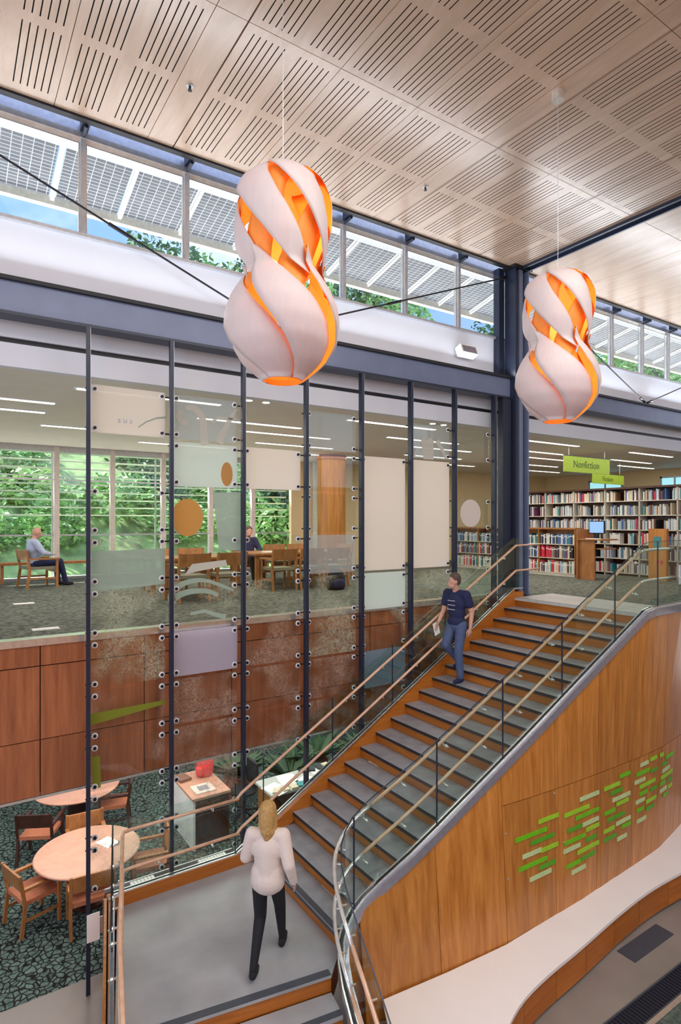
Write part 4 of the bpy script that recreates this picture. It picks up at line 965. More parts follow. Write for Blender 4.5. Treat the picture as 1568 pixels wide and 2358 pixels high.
place(ch1, 1.02, 9.42, ZL, math.radians(-72), 'orange wooden armchair at the left side of the nearer lower table')
place(ch1, 1.88, 10.22, ZL, math.radians(176), 'orange wooden armchair on the far side of the nearer lower table')
place(ch1, 2.60, 9.25, ZL, math.radians(80), 'orange wooden armchair at the right side of the nearer lower table')
def rtable(x, y, lab):
    t = empty('round_table', (x, y, ZL), label=lab, cat='table')
    m = MB(); m.lathe((x, y, ZL), [(.70, .705), (.735, .715), (.74, .735), (.725, .745)], 48).build('tabletop', M['table'], t)
    MB().lathe((x, y, ZL), [(.30, 0), (.30, .03), (.17, .05), (.16, .66), (.32, .705)], 24).build('pedestal', M['furn_dark'], t)
    return t
rtable(1.76, 9.50, 'nearer round table with a pinkish top on the lower floor')
rtable(2.02, 11.92, 'farther round table on the lower floor, cut by the timber band')
MB().box(0, 0.001, 0, .001, 0, .001)
def paper(x, y, z, sx, sy, rz, name, m, lab, cat, th=.012):
    mb = MB().box(-sx/2, sx/2, -sy/2, sy/2, 0, th); mb.cur = 1; mb.box(-sx/2+.01, sx/2+.0015, -sy/2+.01, sy/2-.01, th*.15, th*.85)
    me = mb.mesh(name, [M[m] if isinstance(m, str) else m, M['paper']]); o = bpy.data.objects.new(name, me); C.objects.link(o); o.location = (x, y, z); o.rotation_euler = (0, 0, rz)
    return tag(o, lab, cat)
paper(2.05, 9.55, ZL+.745, .22, .30, .4, 'leaflet', 'paper', 'white leaflet lying on the nearer round table', 'leaflet', .003)
# book display desk on the lower floor
dk = empty('display_desk', (3.85, 10.4, ZL), label='light wooden display desk with a white side panel, seen through the glass screen', cat='desk')
MB().box(3.5, 4.2, 9.85, 11.0, ZL+.86, ZL+.90).build('top', M['cream'] if False else M['table'], dk)
MB().box(3.52, 3.56, 9.88, 10.97, ZL, ZL+.86).build('side_panel', M['solid'], dk)
MB().box(3.58, 4.16, 9.90, 9.93, ZL, ZL+.86).build('front_panel', M['furn_dark'], dk)
MB().box(4.14, 4.18, 9.88, 10.97, ZL, ZL+.86).build('side_panel', M['furn_dark'], dk)
for z in (.25, .55): MB().box(3.56, 4.14, 9.95, 10.95, ZL+z, ZL+z+.02).build('shelf', M['furn_dark'], dk)
pf = empty('picture_frame', (3.78, 10.15, ZL+.90), label='pale framed picture lying on the display desk', cat='picture frame')
MB().box(3.62, 3.98, 9.98, 10.34, ZL+.90, ZL+.92).build('frame', M['creambeam'], pf)
MB().box(3.71, 3.89, 10.07, 10.25, ZL+.92, ZL+.924).build('picture', BM['grey'], pf)
paper(3.62, 10.75, ZL+.90, .22, .30, .2, 'book', BM['brown'], 'dark brown book on the far corner of the display desk', 'book', .05)
# red rucksack
rk = empty('rucksack', (4.05, 10.72, ZL+.90), label='red rucksack standing on the display desk', cat='bag')
m = MB(); m.smooth = True; m.loft([[(4.05+rx*math.cos(a)*(.8+.2*abs(math.cos(a))), 10.72+ry_*math.sin(a), ZL+.90+z) for a in [2*PI*i/18 for i in range(18)]] for rx, ry_, z in ((.12, .14, 0), (.15, .17, .05), (.16, .18, .2), (.14, .16, .33), (.08, .10, .40), (.02, .03, .42))]).build('bag', M['red'], rk)
m = MB(); m.smooth = True; m.loft([[(3.93+rx*math.cos(a), 10.68+ry_*math.sin(a), ZL+.92+z) for a in [2*PI*i/14 for i in range(14)]] for rx, ry_, z in ((.05, .09, 0), (.07, .11, .05), (.07, .11, .14), (.03, .08, .18))]).build('pocket', M['red'], rk)
MB().tube([(4.05, 10.66, ZL+1.30), (4.05, 10.66, ZL+1.36), (4.05, 10.76, ZL+1.36), (4.05, 10.76, ZL+1.30)], .012).build('handle', M['black'], rk)
# black swivel chair
oc = empty('office_chair', (4.75, 10.55, ZL), label='black swivel chair beside the display desk', cat='chair')
for k in range(5):
    a = 2*PI*k/5; MB().tube([(4.75, 10.55, ZL+.12), (4.75+.3*math.cos(a), 10.55+.3*math.sin(a), ZL+.06)], .02).sphere((4.75+.3*math.cos(a), 10.55+.3*math.sin(a), ZL+.035), .034).build('leg', M['black'], oc)
MB().cyl((4.75, 10.55, ZL+.1), (4.75, 10.55, ZL+.44), .025).build('gas_lift', M['alu'], oc)
MB().lathe((4.75, 10.55, ZL+.44), [(.20, 0), (.25, .02), (.26, .06), (.22, .09)], 20).build('seat', M['blackcloth'], oc)
MB().obox((4.97, 10.60, ZL+.78), (.025, 0, 0), (0, .22, 0), (0, 0, .22)).build('backrest', M['blackcloth'], oc)
MB().tube([(4.80, 10.57, ZL+.46), (5.0, 10.6, ZL+.50), (5.0, 10.6, ZL+.62)], .018).build('back_bar', M['black'], oc)
# long counter with papers
ct = empty('work_counter', (6.0, 9.75, ZL), label='long pale counter strewn with white papers behind the stair', cat='counter')
MB().box(4.75, 7.4, 9.35, 10.05, ZL+.80, ZL+.84).build('top', M['green_top'] if 'green_top' in M else M['tile'], ct)
for x in (4.8, 6.05, 7.33): MB().box(x, x+.04, 9.40, 10.0, ZL, ZL+.80).build('leg_panel', M['furn'], ct)
MB().box(4.84, 7.33, 9.98, 10.0, ZL+.2, ZL+.80).build('modesty_panel', M['furn'], ct)
pl_ = [(4.95, 9.55, .3, 'leftmost'), (5.30, 9.78, -.2, 'second'), (5.62, 9.50, .5, 'third'), (6.0, 9.8, .1, 'fourth'), (6.45, 9.6, -.4, 'fifth'), (6.95, 9.75, .2, 'rightmost')]
for i, (x, y, r, nm) in enumerate(pl_): paper(x, y, ZL+.84, .34, .46, r, 'open_paper', 'paper', '%s white paper sheet, from the left, on the long counter' % nm, 'paper', .004)
for i in range(14):
    bx_ = random.uniform(4.9, 7.2); by_ = random.choice((9.45, 9.92))
    kc = random.choice(('black', 'white', 'brown', 'teal', 'grey', 'cream')); paper(4.9+.168*i, by_, ZL+.844, .13, .19, random.uniform(-.6, .6), 'book', BM[kc], '%s book lying on the long counter' % kc, 'book', .03)
# potted plants
def plant(x, y, z, s, lab, n=26):
    t = empty('potted_plant', (x, y, z), label=lab, cat='plant')
    MB().lathe((x, y, z), [(.10*s, 0), (.14*s, .22*s), (.15*s, .25*s), (.13*s, .25*s), (.12*s, .21*s)], 18).build('pot', M['terracotta'], t)
    for k in range(n):
        a = k*2.4; le = s*random.uniform(.3, .55); up_ = random.uniform(.5, 1.1)
        p0 = Vector((x, y, z+.22*s)); d = Vector((math.cos(a), math.sin(a), up_)).normalized(); sd = Vector((-math.sin(a), math.cos(a), 0))
        mid = p0+d*le*.6; tip = p0+d*le+Vector((0, 0, -.15*le))
        MB()._add([p0, mid-sd*.05*s, tip, mid+sd*.05*s, p0+Vector((0, 0, .004)), mid-sd*.05*s+Vector((0, 0, .012)), tip+Vector((0, 0, .004)), mid+sd*.05*s+Vector((0, 0, .012))], [(0, 3, 2, 1), (4, 5, 6, 7), (0, 1, 5, 4), (1, 2, 6, 5), (2, 3, 7, 6), (3, 0, 4, 7)]).build('leaf', M['houseplant'], t)
for i, (x, y, sc_) in enumerate(((4.95, 11.3, 1.9), (5.9, 10.75, 1.7), (6.7, 11.1, 1.9), (7.6, 10.6, 1.8), (8.5, 10.9, 1.9), (9.5, 10.8, 1.9), (8.6, 9.9, 1.6))):
    plant(x, y, ZL, sc_, '%s leafy plant in a terracotta pot, from the left, behind the long counter' % ('first', 'second', 'third', 'fourth', 'fifth', 'sixth', 'seventh')[i])
# low shelf beside the landing with white paperbacks
ls = empty('low_shelf', (2.6, 8.12, ZL), label='low dark shelf standing behind the landing guard', cat='shelf')
MB().box(1.75, 3.55, 7.93, 8.33, ZL+.68, ZL+.71).build('top', M['furn_dark'], ls)
MB().box(1.75, 3.55, 7.93, 7.96, ZL, ZL+.68).build('front_panel', M['blackcloth'], ls)
MB().box(1.75, 3.55, 8.31, 8.33, ZL+.68, ZL+.76).build('back_rail', M['alu'], ls)
for x in (1.75, 3.52): MB().box(x, x+.03, 7.96, 8.33, ZL, ZL+.68).build('side_panel', M['furn_dark'], ls)
kk = 0
for gi, (g0, n_, nm) in enumerate(((2.02, 7, 'left'), (2.95, 9, 'right'))):
    for i in range(n_):
        x = g0+i*.045; me = bmesh_cache.get('pb')
        if me is None: me = MB().box(0, .036, 0, .11, 0, .17).mesh('paperback', [M['paper']]); bmesh_cache['pb'] = me
        b = bpy.data.objects.new('paperback', me); C.objects.link(b); b.location = (x, 7.98, ZL+.71); tag(b, 'white paperback standing in the %s row on the low dark shelf' % nm, 'book', 'white paperbacks in the %s row on the low shelf' % nm)
# notice on the landing corner
nt_ = empty('notice', (1.46, 7.55, -5.01), label='blank white notice plate fixed at the outer corner of the landing', cat='notice')
MB().box(1.385, 1.53, 7.54, 7.55, -5.01, -4.68).build('plate', M['solid'], nt_)
MB().box(1.50, 1.575, 7.55, 7.56, -4.95, -4.75).build('bracket', M['alu'], nt_)
# --- bench
bf = [(2.6, 1.9), (3.3, 2.9), (4.0, 3.60), (4.5, 3.98), (5.05, 4.25), (5.65, 4.36), (6.48, 4.42), (7.49, 4.53), (8.34, 4.58), (9.07, 4.55), (10.2, 4.5), (11.5, 4.6)]
bench = empty('bench', (6, 4.7, ZL), label='long curving bench with a white top and cherry front below the stair wall', cat='bench')
bw = [(3.25, 2.2), (3.45, 3.2), (3.62, 4.1), (3.75, 4.75), (3.95, 5.13), (4.83, 5.03), (5.73, 4.96), (7.25, 4.99), (8.07, 5.04), (9.4, 5.11), (11.05, 5.41), (11.6, 5.6)]
ft_ = [Vector((x, y, 0)) for x, y in bf]; fs_ = smooth(ft_, 2)
poly = [(p.x, p.y) for p in fs_]+[(x, y) for x, y in bw[::-1]]
MB().prism(poly, ZL+.41, ZL+.45).build('seat', M['solid'], bench)
s_ = 0; cur = [fs_[0]]; segs = []
for a, b in zip(fs_, fs_[1:]):
    cur.append(b); s_ += (b-a).length
    if s_ > .62: segs.append(cur); cur = [b]; s_ = 0
segs.append(cur)
for sg_ in segs:
    if len(sg_) < 2: continue
    sheet([(p.x+.0, p.y+.03, ZL+.04, ZL+.405) for p in sg_[:-1]]+[(lerp(sg_[-1].x, sg_[-2].x, .05), lerp(sg_[-1].y, sg_[-2].y, .05)+.03, ZL+.04, ZL+.405)], .02, 'front_panel', M['stair'], bench)
sheet([(p.x, p.y+.08, ZL, ZL+.05) for p in fs_], .02, 'toe_kick', M['black'], bench)
# floor grille and near strip
fg = empty('floor_grille', (7.3, 3.78, ZL), label='black slatted floor grille at the lower right', cat='grille')
MB().box(5.4, 9.5, 3.655, 3.675, ZL, ZL+.02).box(5.4, 9.5, 3.905, 3.925, ZL, ZL+.02).build('frame', M['nose2'], fg)
MB().box(5.4, 9.5, 3.675, 3.905, ZL, ZL+.004).build('tray', M['slot'], fg)
gsm = MB().box(0, .022, 0, .23, 0, .012).mesh('slat', M['steel_d'])
for k in range(76):
    o = bpy.data.objects.new('slat', gsm); C.objects.link(o); o.parent = fg; o.location = Vector((5.42+.053*k, 3.675, ZL+.004))-root_loc(fg)
tag(MB().box(5.4, 9.5, 3.595, 3.65, ZL, ZL+.03).build('glare_strip', M['white_m']), kind='structure')  # bright strip standing in for a white glare edge
tag(MB().box(5.4, 9.5, 1.0, 3.59, ZL, ZL+.015).build('floor', carpet('green_mat', (.06, .085, .07), (.12, .15, .12), 20)), kind='structure')
fp = tag(MB().box(7.35, 8.3, 4.25, 4.50, ZL, ZL+.008).build('floor_plate', M['nose2']), 'dark rectangular floor plate in front of the curved bench', 'floor plate')
# --- green plaques
PL = {
'first': [(6.26, 6.64, -3.81), (5.82, 6.39, -3.92), (6.11, 6.55, -4.04), (5.95, 6.3, -4.16), (6.31, 6.64, -4.19), (5.88, 6.41, -4.3), (6.27, 6.59, -4.4), (6.09, 6.5, -4.49)],
'second': [(7.12, 7.55, -3.75), (6.79, 7.32, -3.88), (7.03, 7.55, -3.98), (6.85, 7.16, -4.1), (7.18, 7.55, -4.11), (7.26, 7.56, -4.2), (6.79, 7.24, -4.25), (7.26, 7.50, -4.34), (6.77, 7.12, -4.35), (7.06, 7.56, -4.45), (6.83, 7.13, -4.57), (7.14, 7.48, -4.56), (6.94, 7.25, -4.68)],
'third': [(7.68, 8.07, -3.75), (8.06, 8.33, -3.66), (7.83, 8.13, -3.85), (7.89, 8.33, -3.96), (7.98, 8.29, -4.04), (7.69, 7.95, -4.10), (7.75, 8.19, -4.21), (7.97, 8.35, -4.32), (7.67, 7.94, -4.35), (8.12, 8.35, -4.4), (7.67, 7.98, -4.47), (8.0, 8.25, -4.55)],
'fourth': [(8.60, 8.83, -3.62), (8.88, 9.08, -3.60), (8.49, 8.86, -3.74), (8.89, 9.09, -3.78), (8.45, 8.74, -3.85), (8.58, 9.04, -3.94), (8.58, 8.8, -4.05), (8.88, 9.08, -4.06), (8.48, 8.73, -4.15), (8.76, 9.07, -4.21), (8.51, 8.7, -4.28), (8.76, 9.01, -4.32), (8.51, 8.77, -4.44)],
'fifth': [(9.16, 9.28, -3.60), (9.34, 9.64, -3.67), (9.23, 9.44, -3.76), (9.23, 9.52, -3.86), (9.16, 9.62, -3.95), (9.16, 9.35, -4.05), (9.4, 9.6, -4.05), (9.15, 9.42, -4.16), (9.45, 9.6, -4.16), (9.28, 9.47, -4.26)]}
PG = [mat('plaque_green', (.16, .55, .01), .3), mat('plaque_lime', (.34, .66, .03), .3), mat('plaque_pale', (.55, .72, .36), .2), mat('plaque_deep', (.10, .40, .02), .3)]
for cn_, L in PL.items():
    cx = sum(a+b for a, b, z in L)/2/len(L); cy = wy(cx, -4.1)
    d = empty('plaque_cluster', (cx, cy, -4.7), label='%s cluster of small lime green glass plaques, from the left, on the cherry stair wall' % cn_, cat='plaques', group='green plaque clusters on the stair wall')
    for i, (a, b, z) in enumerate(L):
        y = (wy(a, z)+wy(b, z))/2; k = y/4.9; a, b, z = a*k, b*k, z*k
        ya, yb = wy(a, z)-.006, wy(b, z)-.006; m = MB()
        m._add([(a, ya, z-.028), (b, yb, z-.028), (b, yb-.010, z-.028), (a, ya-.010, z-.028), (a, ya, z+.028), (b, yb, z+.028), (b, yb-.010, z+.028), (a, ya-.010, z+.028)], [(0, 1, 2, 3), (7, 6, 5, 4), (3, 2, 6, 7), (0, 3, 7, 4), (1, 5, 6, 2), (0, 4, 5, 1)])
        pp = m.build('plaque', PG[(i*7+len(cn_)) % 4], d)
for (x, z) in ((6.9, -4.3), (6.72, -3.6), (7.62, -4.4), (5.83, -3.9), (5.83, -4.45)):
    y = wy(x, z); o = MB().cyl((x, y-.012, z), (x, y-.001, z), .012, n=10).build('stud', M['white_m'], wrw)
# --- small fixtures
sbx = empty('shadow_box', (7.95, 7.85, 3.05), label='small tilted box standing in for a shadow on the wall left of the column', cat='shadow_box')
MB().obox((7.95, 7.80, 3.13), (.2, 0, 0), (0, .07, -.03), (0, .03, .08)).build('housing', M['solid'], sbx)  # box and lavender face are built in place of a wall shadow
MB().obox((7.95, 7.725, 3.155), (.17, 0, 0), (0, .004, 0), (0, .03, .065)).build('grille', M['lav'], sbx)
MB().box(7.92, 7.98, 7.86, 7.92, 3.08, 3.18).build('bracket', M['alu'], sbx)
for (x, y, nm) in ((1.10, 11.5, 'farther'), (1.08, 8.62, 'nearer')):
    tag(MB().box(x-.16, x+.16, y-.09, y+.09, ZU, ZU+.006).box(x-.13, x+.13, y-.06, y+.06, ZU+.006, ZU+.009).build('floor_box', M['paper']), '%s pale floor outlet plate on the upper carpet at the far left' % nm, 'floor outlet')
wb_ = empty('window_bench', (3, 15.4, ZU), label='long brown timber ledge running below the reading room windows', cat='ledge')
MB().box(-4, 8.2, 15.2, 15.6, ZU+.42, ZU+.48).build('top', M['furn'], wb_)
for x in (-3.5, -1.2, 1.0, 3.2, 5.4, 7.6): MB().box(x, x+.06, 15.25, 15.55, ZU, ZU+.42).build('leg', M['furn'], wb_)
# upper reading tables and chairs
def rtab(x0, x1, y0, y1, lab):
    t = empty('reading_table', ((x0+x1)/2, (y0+y1)/2, ZU), label=lab, cat='table')
    MB().box(x0, x1, y0, y1, ZU+.70, ZU+.74).build('top', M['furn'], t)
    MB().box(x0+.08, x1-.08, y0+.08, y0+.11, ZU+.60, ZU+.70).box(x0+.08, x1-.08, y1-.11, y1-.08, ZU+.60, ZU+.70).build('apron', M['furn'], t) if False else MB().box(x0+.08, x1-.08, y0+.08, y0+.11, ZU+.60, ZU+.70).build('apron', M['furn'], t)
    for x in (x0+.06, x1-.14):
        for y in (y0+.06, y1-.14): MB().box(x, x+.08, y, y+.08, ZU, ZU+.70).build('leg', M['furn'], t)
rtab(5.35, 7.5, 11.3, 12.5, 'long wooden reading table behind the middle of the glass screen')
rtab(3.2, 4.7, 10.6, 11.6, 'wooden reading table left of the long one, behind the glass screen')
rc = armchair('wooden armchair at the front left of the long reading table', 'furn', 'greyfab', 'armchairs at the upper reading tables')
place(rc, 5.75, 11.0, ZU, 0)
for x, y, r, nm in ((6.4, 11.0, 0, 'front middle of the long reading table'), (7.05, 11.0, 0, 'front right of the long reading table'), (6.75, 12.85, PI, 'far middle of the long reading table'), (7.4, 12.85, PI, 'far right of the long reading table'), (3.6, 10.3, 0, 'front left of the smaller reading table'), (4.3, 10.3, 0, 'front right of the smaller reading table'), (3.6, 11.95, PI, 'far left of the smaller reading table'), (4.3, 11.95, PI, 'far right of the smaller reading table'), (8.1, 12.4, math.radians(100), 'right of the long table by the timber pier')):
    place(rc, x, y, ZU, r, 'wooden armchair at the %s' % nm)
bp_ = empty('backpack', (6.75, 10.35, ZU), label='black backpack slumped on the carpet before the long reading table', cat='bag')
m = MB(); m.smooth = True; m.loft([[(6.75+rx*math.cos(a), 10.35+ry_*math.sin(a), ZU+z) for a in [2*PI*i/16 for i in range(16)]] for rx, ry_, z in ((.18, .12, 0), (.22, .15, .06), (.21, .14, .25), (.15, .10, .40), (.03, .03, .44))]).build('bag', M['blackcloth'], bp_)
m = MB(); m.smooth = True; m.loft([[(6.74+rx*math.cos(a), 10.21+ry_*math.sin(a), ZU+.04+z) for a in [2*PI*i/14 for i in range(14)]] for rx, ry_, z in ((.10, .04, 0), (.14, .06, .04), (.13, .06, .15), (.06, .03, .19))]).build('pocket', M['navy'], bp_)
rc2 = place(rc, 5.95, 12.95, ZU, PI, 'wooden armchair holding the dark-haired reader')
for i, (x, y, nm, k) in enumerate(((5.9, 11.7, 'leftmost', 'paper'), (6.5, 11.9, 'middle', 'paper'), (7.1, 11.6, 'rightmost', 'paper'))):
    paper(x, y, ZU+.74, .3, .22, .3*i, 'book', BM['pale blue'] if i == 1 else M['paper'], '%s of the three open books on the long reading table' % nm, 'book', .02)
ln = place(rc, 1.65, 14.35, ZU, math.radians(-80), 'wide wooden lounge chair with a lattice side holding the seated man')
ln.scale = (1.25, 1.15, .95)
st = empty('side_table', (.55, 14.4, ZU), label='small wooden side table at the far left of the reading room', cat='table')
MB().box(.15, .85, 14.1, 14.7, ZU+.52, ZU+.56).build('top', M['furn'], st)
for x in (.18, .78):
    for y in (14.13, 14.63): MB().box(x, x+.04, y, y+.04, ZU, ZU+.52).build('leg', M['furn'], st)
# ================================================================== PEOPLE
def blob(name, prims, vox, m, parent, it=6):
    mb = MB()
    for p in prims:
        if p[0] == 'c':
            _, a, ra, b, rb = p; a = Vector(a); b = Vector(b); d = (b-a)
            L_ = d.length; d = d.normalized() if L_ > 1e-5 else Vector((0, 0, 1)); u = d.orthogonal().normalized(); v = d.cross(u); rings = []
            for q in range(1, 5): an = PI/2*(q/4-1); rings.append((a+d*ra*math.sin(an), max(ra*math.cos(an), .0005)))
            for q in range(0, 4): an = PI/2*(q/4); rings.append((b+d*rb*math.sin(an), max(rb*math.cos(an), .0005)))
            mb.loft([[c+(u*math.cos(2*PI*i/12)+v*math.sin(2*PI*i/12))*r for i in range(12)] for c, r in rings])
        else:
            _, c, r = p; mb.sphere(c, 1, 16, 10, sc=(r[0], r[1], r[2])) if False else mb.loft([[(c[0]+math.sin(t)*r[0]*math.cos(2*PI*i/16), c[1]+math.sin(t)*r[1]*math.sin(2*PI*i/16), c[2]-math.cos(t)*r[2]) for i in range(16)] for t in [max(PI*j/10, .01) if j < 10 else PI-.01 for j in range(11)]])
    me = mb.mesh(name, m); o = bpy.data.objects.new(name, me); C.objects.link(o)
    r_ = o.modifiers.new('r', 'REMESH'); r_.mode = 'VOXEL'; r_.voxel_size = vox; r_.use_smooth_shade = True
    sm = o.modifiers.new('s', 'SMOOTH'); sm.iterations = it; sm.factor = .5
    dg = bpy.context.evaluated_depsgraph_get(); me2 = bpy.data.meshes.new_from_object(o.evaluated_get(dg)); bpy.data.objects.remove(o)
    me2.materials.clear(); me2.materials.append(m if not isinstance(m, list) else m[0]); me2.polygons.foreach_set('use_smooth', [True]*len(me2.polygons))
    o = bpy.data.objects.new(name, me2); C.objects.link(o); o.parent = parent; return o
def V(*a): return Vector(a)
def hand(wr, d, palm_n, side, curl=.5, s=1.0):
    """palm + 5 separate fingers; d = direction of the hand, palm_n = palm normal, side = thumb side"""
    d = V(*d).normalized(); n = V(*palm_n).normalized(); t = V(*side).normalized(); wr = V(*wr); P_ = []
    for k in (-1, -.33, .33, 1): P_.append(('c', wr+t*k*.014*s, .015*s, wr+d*.075*s+t*k*.028*s, .012*s))
    for k, l in ((-1, .055), (-.33, .070), (.33, .075), (1, .068)):
        b = wr+d*.078*s+t*k*.030*s; m1 = b+(d*math.cos(curl)+n*math.sin(curl))*l*.5*s; m2 = m1+(d*math.cos(curl*2)+n*math.sin(curl*2))*l*.5*s
        P_ += [('c', b, .0095*s, m1, .0085*s), ('c', m1, .0085*s, m2, .0072*s)]
    b = wr+d*.025*s+t*.03*s; m1 = b+(d*.6+t*.7+n*.25).normalized()*.042*s; m2 = m1+(d*.9+t*.25+n*.3).normalized()*.035*s
    P_ += [('c', b, .012*s, m1, .011*s), ('c', m1, .010*s, m2, .008*s)]
    return P_
def figure(J, loc, rz, lab, vox, cloth, hairstyle='short', male=True, name='person'):
    P0 = empty(name, loc, rz, label=lab, cat='person')
    g = lambda k: V(*J[k]); k_ = 1.0 if male else .9
    hd_ = g('head'); look = V(*J.get('look', (0, 1, 0))).normalized(); up_ = V(0, 0, 1); rt = look.cross(up_).normalized()
    B = []
    B += [('e', hd_+V(0, 0, .012), (.078, .092, .112)), ('e', hd_+look*.025+V(0, 0, -.06), (.055, .06, .055)), ('c', hd_+look*.085+V(0, 0, .01), .010, hd_+look*.108+V(0, 0, -.024), .014)]
    B += [('c', hd_+look*.092+rt*.018+V(0, 0, -.055), .008, hd_+look*.092-rt*.018+V(0, 0, -.055), .008), ('c', hd_+look*.080+rt*.045+V(0, 0, .028), .008, hd_+look*.080-rt*.045+V(0, 0, .028), .008)]
    for s_ in (-1, 1): B += [('e', hd_+rt*s_*.080+V(0, 0, -.005), (.014, .02, .032))]
    B += [('c', hd_+V(0, 0, -.08)-look*.015, .052*k_, g('neck'), .056*k_)]
    sh = (g('shL')+g('shR'))/2; hp = (g('hipL')+g('hipR'))/2
    B += [('c', g('neck'), .055*k_, sh+V(0, 0, -.03), .085*k_), ('c', g('shL'), .062*k_, g('shR'), .062*k_), ('e', sh+V(0, 0, -.14), (.160*k_, .105*k_, .17)), ('e', (sh+hp)/2+V(0, 0, -.03), (.130*k_, .095*k_, .17)), ('e', hp+V(0, 0, .03), (.155, .115, .12))]
    for s_ in 'LR':
        B += [('c', g('sh'+s_), .056*k_, g('el'+s_), .043*k_), ('c', g('el'+s_), .042*k_, g('wr'+s_), .027*k_)]
        B += [('c', g('hip'+s_), .088*k_, g('kn'+s_), .060*k_), ('c', g('kn'+s_), .060*k_, g('an'+s_), .038*k_), ('c', g('an'+s_)+V(0, 0, -.03), .035, g('toe'+s_), .026)]
        hdv = (g('wr'+s_)-g('el'+s_)).normalized(); sd = -1 if s_ == 'L' else 1
        B += hand(g('wr'+s_), J.get('hd'+s_, hdv), J.get('pn'+s_, (-sd, .1, 0)), J.get('th'+s_, (0, 1, 0)), .35, 1.0 if male else .92)
    blob('body', B, vox, M['skin'], P0, 3)
    # eyes
    for s_ in (-1, 1):
        m = MB(); m.smooth = True; c = hd_+look*.0775+rt*s_*.032+V(0, 0, .012)
        m.sphere(c, .0095, 10, 8).build('eye', M['paper'], P0, local=True)
    # hair
    Hh = [('e', hd_-look*.022+V(0, 0, .045), (.092, .100, .098))]
    if hairstyle == 'long': Hh += [('c', hd_-look*.05+V(0, 0, .0), .085, hd_-look*.075+V(0, 0, -.15), .07), ('c', hd_-look*.075+V(0, 0, -.16)+rt*.03, .055, hd_-look*.085+V(0, 0, -.23), .04), ('c', hd_+rt*.07+V(0, 0, .02)-look*.02, .032, hd_+rt*.075+V(0, 0, -.16)-look*.03, .028), ('c', hd_-rt*.07+V(0, 0, .02)-look*.02, .032, hd_-rt*.075+V(0, 0, -.16)-look*.03, .028)]
    else: Hh += [('e', hd_-look*.045+V(0, 0, -.01), (.080, .070, .075))]
    if hairstyle != 'bald': blob('hair', Hh, max(vox, .008), cloth['hair'], P0, 6)
    # top
    e = .016 if male else .020
    T = [('c', g('shL'), .066*k_+e*.6, g('shR'), .066*k_+e*.6), ('e', sh+V(0, 0, -.14), (.165*k_+e, .112*k_+e, .18)), ('e', (sh+hp)/2+V(0, 0, -.03), (.140*k_+e, .105*k_+e, .20)), ('e', hp+V(0, 0, .05), (.150+e, .115+e, .12)), ('c', g('neck')+V(0, 0, -.05), .062*k_, sh+V(0, 0, -.06), .09*k_)]
    hem = cloth.get('hem', 0)
    if hem: T += [('e', hp+V(0, 0, .0), (.185, .15, .16)), ('c', sh+V(0, 0, -.12), .125, hp+V(0, 0, .05), .130), ('c', hp+V(-.06, 0, .08), .115, hp+V(-.07, 0, -.02), .115), ('c', hp+V(.06, 0, .08), .115, hp+V(.07, 0, -.02), .115)]
    for s_ in 'LR':
        if cloth['sleeve'] == 'long': T += [('c', g('sh'+s_), .062*k_+e, g('el'+s_), .050*k_+e), ('c', g('el'+s_), .050*k_+e, g('wr'+s_).lerp(g('el'+s_), .08), .036*k_+e*.6)]
        else: T += [('c', g('sh'+s_), .064+e, g('sh'+s_).lerp(g('el'+s_), .55), .060+e)]
    top = blob('top', T, max(vox, .009), cloth['top'], P0, 16)
    if cloth.get('stripes'):
        for i, zz in enumerate((-.10, -.17, -.24)):
            MB().obox(sh+V(0, .112+e+.012, zz), (.075, 0, 0), (0, .003, 0), (0, 0, .007)).build('printed_stripe', M['alu'], P0, local=True)
    Q = [('e', hp+V(0, 0, .0), (.160, .122, .11))]
    for s_ in 'LR': Q += [('c', g('hip'+s_), .090*k_+.008, g('kn'+s_), .062*k_+.010), ('c', g('kn'+s_), .062*k_+.010, g('an'+s_)+V(0, 0, .01), cloth.get('cuff', .046))]
    blob('trousers', Q, max(vox, .009), cloth['legs'], P0, 4)
    for s_ in 'LR':
        a = g('an'+s_)+V(0, 0, -.045); t_ = g('toe'+s_); bk_ = a-(t_-a).normalized()*.03
        blob('shoe', [('c', bk_, .040, a.lerp(t_, .5), .042), ('c', a.lerp(t_, .4), .040, t_, .032), ('c', a+V(0, 0, .03), .042, a, .042)], .008, cloth['shoe'], P0, 3)
    return P0
W = dict(head=(0, .03, 1.57), look=(0, 1, -.05), neck=(0, 0, 1.42), shL=(-.165, 0, 1.36), shR=(.165, 0, 1.36), hipL=(-.085, 0, .90), hipR=(.085, 0, .90),
         elL=(-.24, .03, 1.10), wrL=(-.17, .20, 1.03), elR=(.235, -.07, 1.09), wrR=(.27, .03, .85), knL=(-.085, .03, .49), anL=(-.10, -.24, .115), toeL=(-.10, -.09, .035), knR=(.09, .20, .52), anR=(.10, .30, .085), toeR=(.105, .44, .036),
         pnR=(-1, 0, 0), thR=(0, 1, 0), pnL=(.4, 0, -1), thL=(.5, .5, 0))
figure(W, (2.80, 5.60, ZLAND), math.radians(-38), 'person with long blond hair in a cream top and black leggings crossing the landing', .007,
       dict(hair=M['blond'], top=M['knit'], legs=M['blackcloth'], shoe=M['blackcloth'], sleeve='long', hem=1, cuff=.040), 'long', False)
